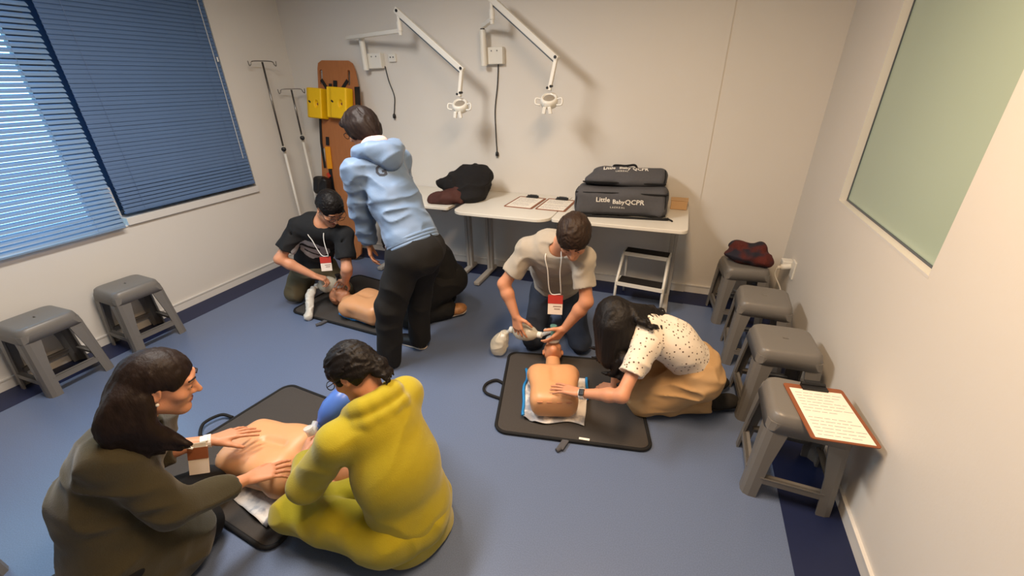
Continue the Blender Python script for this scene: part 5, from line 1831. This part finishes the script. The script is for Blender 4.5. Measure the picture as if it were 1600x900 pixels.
MB().box(wl - ad * 0.015 + V(0.005, -0.012, 0.026), (0.030, 0.030, 0.009), frame3(ad, V(0.1, -0.3, 0.9))).build('watch_face', M['white_metal'], wt, bevel=0.004)
h = S(0.005)
h.ell(W(0, -0.018, 0.042), V(0.086, 0.104, 0.092) * k, F, 0.02)
h.ell(W(0, -0.065, -0.02), V(0.075, 0.062, 0.09) * k, F, 0.04)
h.ell(W(0, 0.118, -0.045), V(0.090, 0.082, 0.112) * k, F, 0.012, 's')
for sx in (-1, 1):
    h.ell(W(sx * 0.090, 0.020, -0.022), V(0.034, 0.036, 0.045) * k, F, 0.010, 's')
rng = random.Random(9)
for i in range(12):
    a = i / 11
    st = W(-0.066 + 0.13 * a, -0.075 - 0.02 * math.sin(math.pi * a), -0.005)
    bk = W(-0.085 + 0.15 * a, -0.10, -0.135)
    h.chain([st, W(-0.08 + 0.16 * a, -0.10, -0.07), bk, bk + V(-0.018, -0.018, -0.045) + V(rng.uniform(-0.02, 0.02), rng.uniform(-0.02, 0.02), 0)], [0.034, 0.034, 0.026, 0.010], 0.02, sub=3)
for i in range(11):
    st = W(-0.072, -0.035 - 0.006 * i, -0.02)
    e1 = W(-0.088, -0.02 - 0.010 * i, -0.11)
    e2 = W(-0.075, 0.045 - 0.012 * i, -0.175 - 0.003 * i)
    e3 = e2 + F @ V(rng.uniform(-0.02, 0.02), 0.075 + rng.uniform(-0.03, 0.035), -0.035 + rng.uniform(-0.02, 0.03))
    h.chain([st, e1, e2, e3], [0.028, 0.028, 0.020, 0.004], 0.012, sub=4)
h.disp = folds(0.006, (80, 80, 12), 6.2, F, False)
sdf_obj('long_hair', h, M['hair_dark'], P.root)
c = S(0.0065)
P.torso(c, 0.164, 0.152, 0.142, 0.80, 0.066)
c.cap(P.hip, P.hip + V(0.0, -0.005, -0.20), 0.164, 0.168, 0.05, P.fwd, 0.85)
c.cap(P.hip + V(0.03, 0.03, -0.06), (-1.625, 0.475, 0.15), 0.155, 0.132, 0.06)
c.clip((0, 0, 0.03), (0, 0, -1), 0.01)
for sd, fr0 in (('L', 0.30), ('R', 0.72)):
    sh, el, wr = V(*J['sh' + sd]), V(*J['el' + sd]), V(*J['wr' + sd])
    c.cap(sh, el, 0.066, 0.060, 0.035)
    c.cap(el, el + (wr - el) * fr0, 0.060, 0.052, 0.03, fb=True)
for sd in 'LR':
    P.seam(c, sd, 0.080)
P.neck_hole(c, 0.062)
c.disp = folds(0.018, (7, 7, 12), 7.2, np.stack([P.left, P.fwd, P.up], 1))
jk = sdf_obj('jacket', c, M['olive'], P.root)
MB().ball(tuple(V(*J['elR']) + (V(*J['wrR']) - V(*J['elR'])) * 0.5 + V(0.03, -0.04, 0.035)), 0.008, 8).build('cuff_button', M['black'], jk)
c = S(0.0075)
for hx, kn, an in (((-1.78, 0.43, 0.23), (-1.80, 0.70, 0.10), (-1.90, 0.36, 0.06)), ((-1.64, 0.30, 0.23), (-1.64, 0.56, 0.10), (-1.74, 0.22, 0.06))):
    leg_sdf(c, hx, kn, an, 0.11, 0.085, 0.075, 0.055, 0.04, 0.03)
c.ell(P.hip - V(0, 0, 0.03), V(0.17, 0.16, 0.12), None, 0.06)
c.clip((0, 0, 0.019), (0, 0, -1), 0.01)
c.disp = folds(0.010, (9, 9, 10), 4.9)
sdf_obj('trousers', c, M['black_pants'], P.root)
shoe_obj(P, (-1.90, 0.38, 0.03), (-1.98, 0.16, 0.022), 'black', 'rubber')
shoe_obj(P, (-1.74, 0.24, 0.03), (-1.80, 0.02, 0.022), 'black', 'rubber')
# badge on a lanyard
bc = V(-1.652, 0.665, 0.365)
cord = MB().tube(catmull([bc + V(0, 0, 0.065), V(-1.70, 0.63, 0.47), P.neck + P.fwd * 0.07 + P.up * 0.0], 5), 0.005, 6).build('lanyard', M['white_cloth'], P.root, smooth=True)
Rb = frame3((0.60, -0.75, 0.35), (0.05, 0.1, 1))
MB().box(bc, (0.070, 0.004, 0.115), Rb).build('badge_card', M['badge_white'], cord)
MB().box(bc + Rb @ V(0, 0.0012, 0.030), (0.071, 0.005, 0.048), Rb).build('badge_header', M['hardboard'], cord)
MB().box(bc + Rb @ V(0, 0.0, 0.064), (0.062, 0.006, 0.018), Rb).build('badge_clip', M['clear_plastic'], cord)

# ---------------------------------------------------------------- woman in mustard yellow, sitting at the manikin's head
J = dict(hip=(-0.835, 0.905, 0.16), mid=(-0.855, 0.91, 0.37), neck=(-0.955, 0.955, 0.605), shL=(-1.015, 0.80, 0.560), shR=(-0.915, 1.09, 0.585),
         elL=(-1.165, 0.745, 0.345), elR=(-1.10, 1.23, 0.40), wrL=(-1.335, 0.885, 0.285), wrR=(-1.265, 1.195, 0.268),
         head=(-1.050, 0.980, 0.735), f=(-0.80, -0.30, -0.55), u=(-0.55, 0.0, 0.8))
P = Person('person in mustard yellow sitting cross-legged with her back to the camera', (-0.85, 0.88, 0), J, 'skin', 0.95, True)
P.body([dict(w=J['wrL'], f=(-0.62, 0.66, -0.25), p=(0.55, 0.5, -0.55), side='L', curl=42, thumb=(48, 25, 12)),
        dict(w=J['wrR'], f=(-0.78, -0.55, -0.05), p=(-0.1, 0.1, 0.98), side='R', curl=12)])
eyes(P.root, P.W, P.F, P.hk, M['hair_black'])
W, F, k = P.W, P.F, P.hk
def tail(s, W, F, k):
    for (x, y, z, r) in ((0.0, -0.110, -0.022, 0.030), (-0.02, -0.120, -0.035, 0.026), (0.02, -0.115, -0.050, 0.022)):
        s.ell(W(x, y, z), r, None, 0.015)
    for i in range(4):
        b = W(-0.018 + 0.012 * i, -0.118, -0.05)
        s.chain([b, b + F @ V(-0.01 + 0.006 * i, -0.010, -0.025), b + F @ V(-0.015 + 0.01 * i, -0.008, -0.05)], [0.014, 0.010, 0.004], 0.01)
short_hair(P, M['hair_black'], 0.018, nape=-0.055, amp=0.007, scale=(60, 14, 60), seed=4.0, extra=tail)
glasses(P.root, P.W, P.F, M['black'])
c = S(0.0065)
P.torso(c, 0.166, 0.160, 0.150, 0.80, 0.064)
c.cap(P.hip, P.hip + V(0.005, -0.0, -0.10), 0.168, 0.172, 0.05, P.fwd, 0.85)
for sd in 'LR':
    sh, el, wr = V(*J['sh' + sd]), V(*J['el' + sd]), V(*J['wr' + sd])
    c.cap(sh, el, 0.066, 0.062, 0.03)
    c.cap(el, el + (wr - el) * 0.80, 0.062, 0.044, 0.03, fb=True)
c.chain([P.neck + P.left * 0.085 + P.fwd * 0.03 + P.up * 0.03, P.neck + P.left * 0.06 - P.fwd * 0.055 + P.up * 0.055, P.neck - P.left * 0.06 - P.fwd * 0.055 + P.up * 0.055, P.neck - P.left * 0.085 + P.fwd * 0.03 + P.up * 0.03], [0.026, 0.032, 0.032, 0.026], 0.012, sub=3)
c.chain([P.neck + P.left * 0.10 + P.fwd * 0.02 - P.up * 0.0, P.neck + P.left * 0.07 - P.fwd * 0.075 + P.up * 0.01, P.neck - P.left * 0.07 - P.fwd * 0.075 + P.up * 0.01, P.neck - P.left * 0.10 + P.fwd * 0.02], [0.020, 0.026, 0.026, 0.020], 0.010, sub=3)
for sd in 'LR':
    P.seam(c, sd, 0.080)
P.neck_hole(c, 0.060)
c.clip((0, 0, 0.012), (0, 0, -1), 0.01)
c.disp = folds(0.013, (5, 5, 9), 2.4, np.stack([P.left, P.fwd, P.up], 1) @ rot('Y', 25))
sdf_obj('sweater', c, M['mustard'], P.root)
c = S(0.0065)
for hx, kn, an in (((-0.86, 0.78, 0.13), (-1.30, 0.735, 0.125), (-1.08, 1.00, 0.075)), ((-0.82, 0.99, 0.13), (-1.10, 1.28, 0.12), (-1.16, 0.92, 0.07))):
    leg_sdf(c, hx, kn, an, 0.105, 0.078, 0.066, 0.052, 0.03, 0.03)
c.ell(P.hip - V(0, 0, 0.03), V(0.165, 0.165, 0.12), None, 0.05)
c.clip((0, 0, 0.019), (0, 0, -1), 0.01)
c.disp = folds(0.012, (9, 9, 9), 8.8)
sdf_obj('trousers', c, M['mustard'], P.root)
shoe_obj(P, (-1.10, 1.01, 0.02), (-1.00, 1.20, 0.02), 'black', 'rubber')
shoe_obj(P, (-1.17, 0.90, 0.02), (-1.10, 0.70, 0.02), 'black', 'rubber')
bpy.context.view_layer.update()
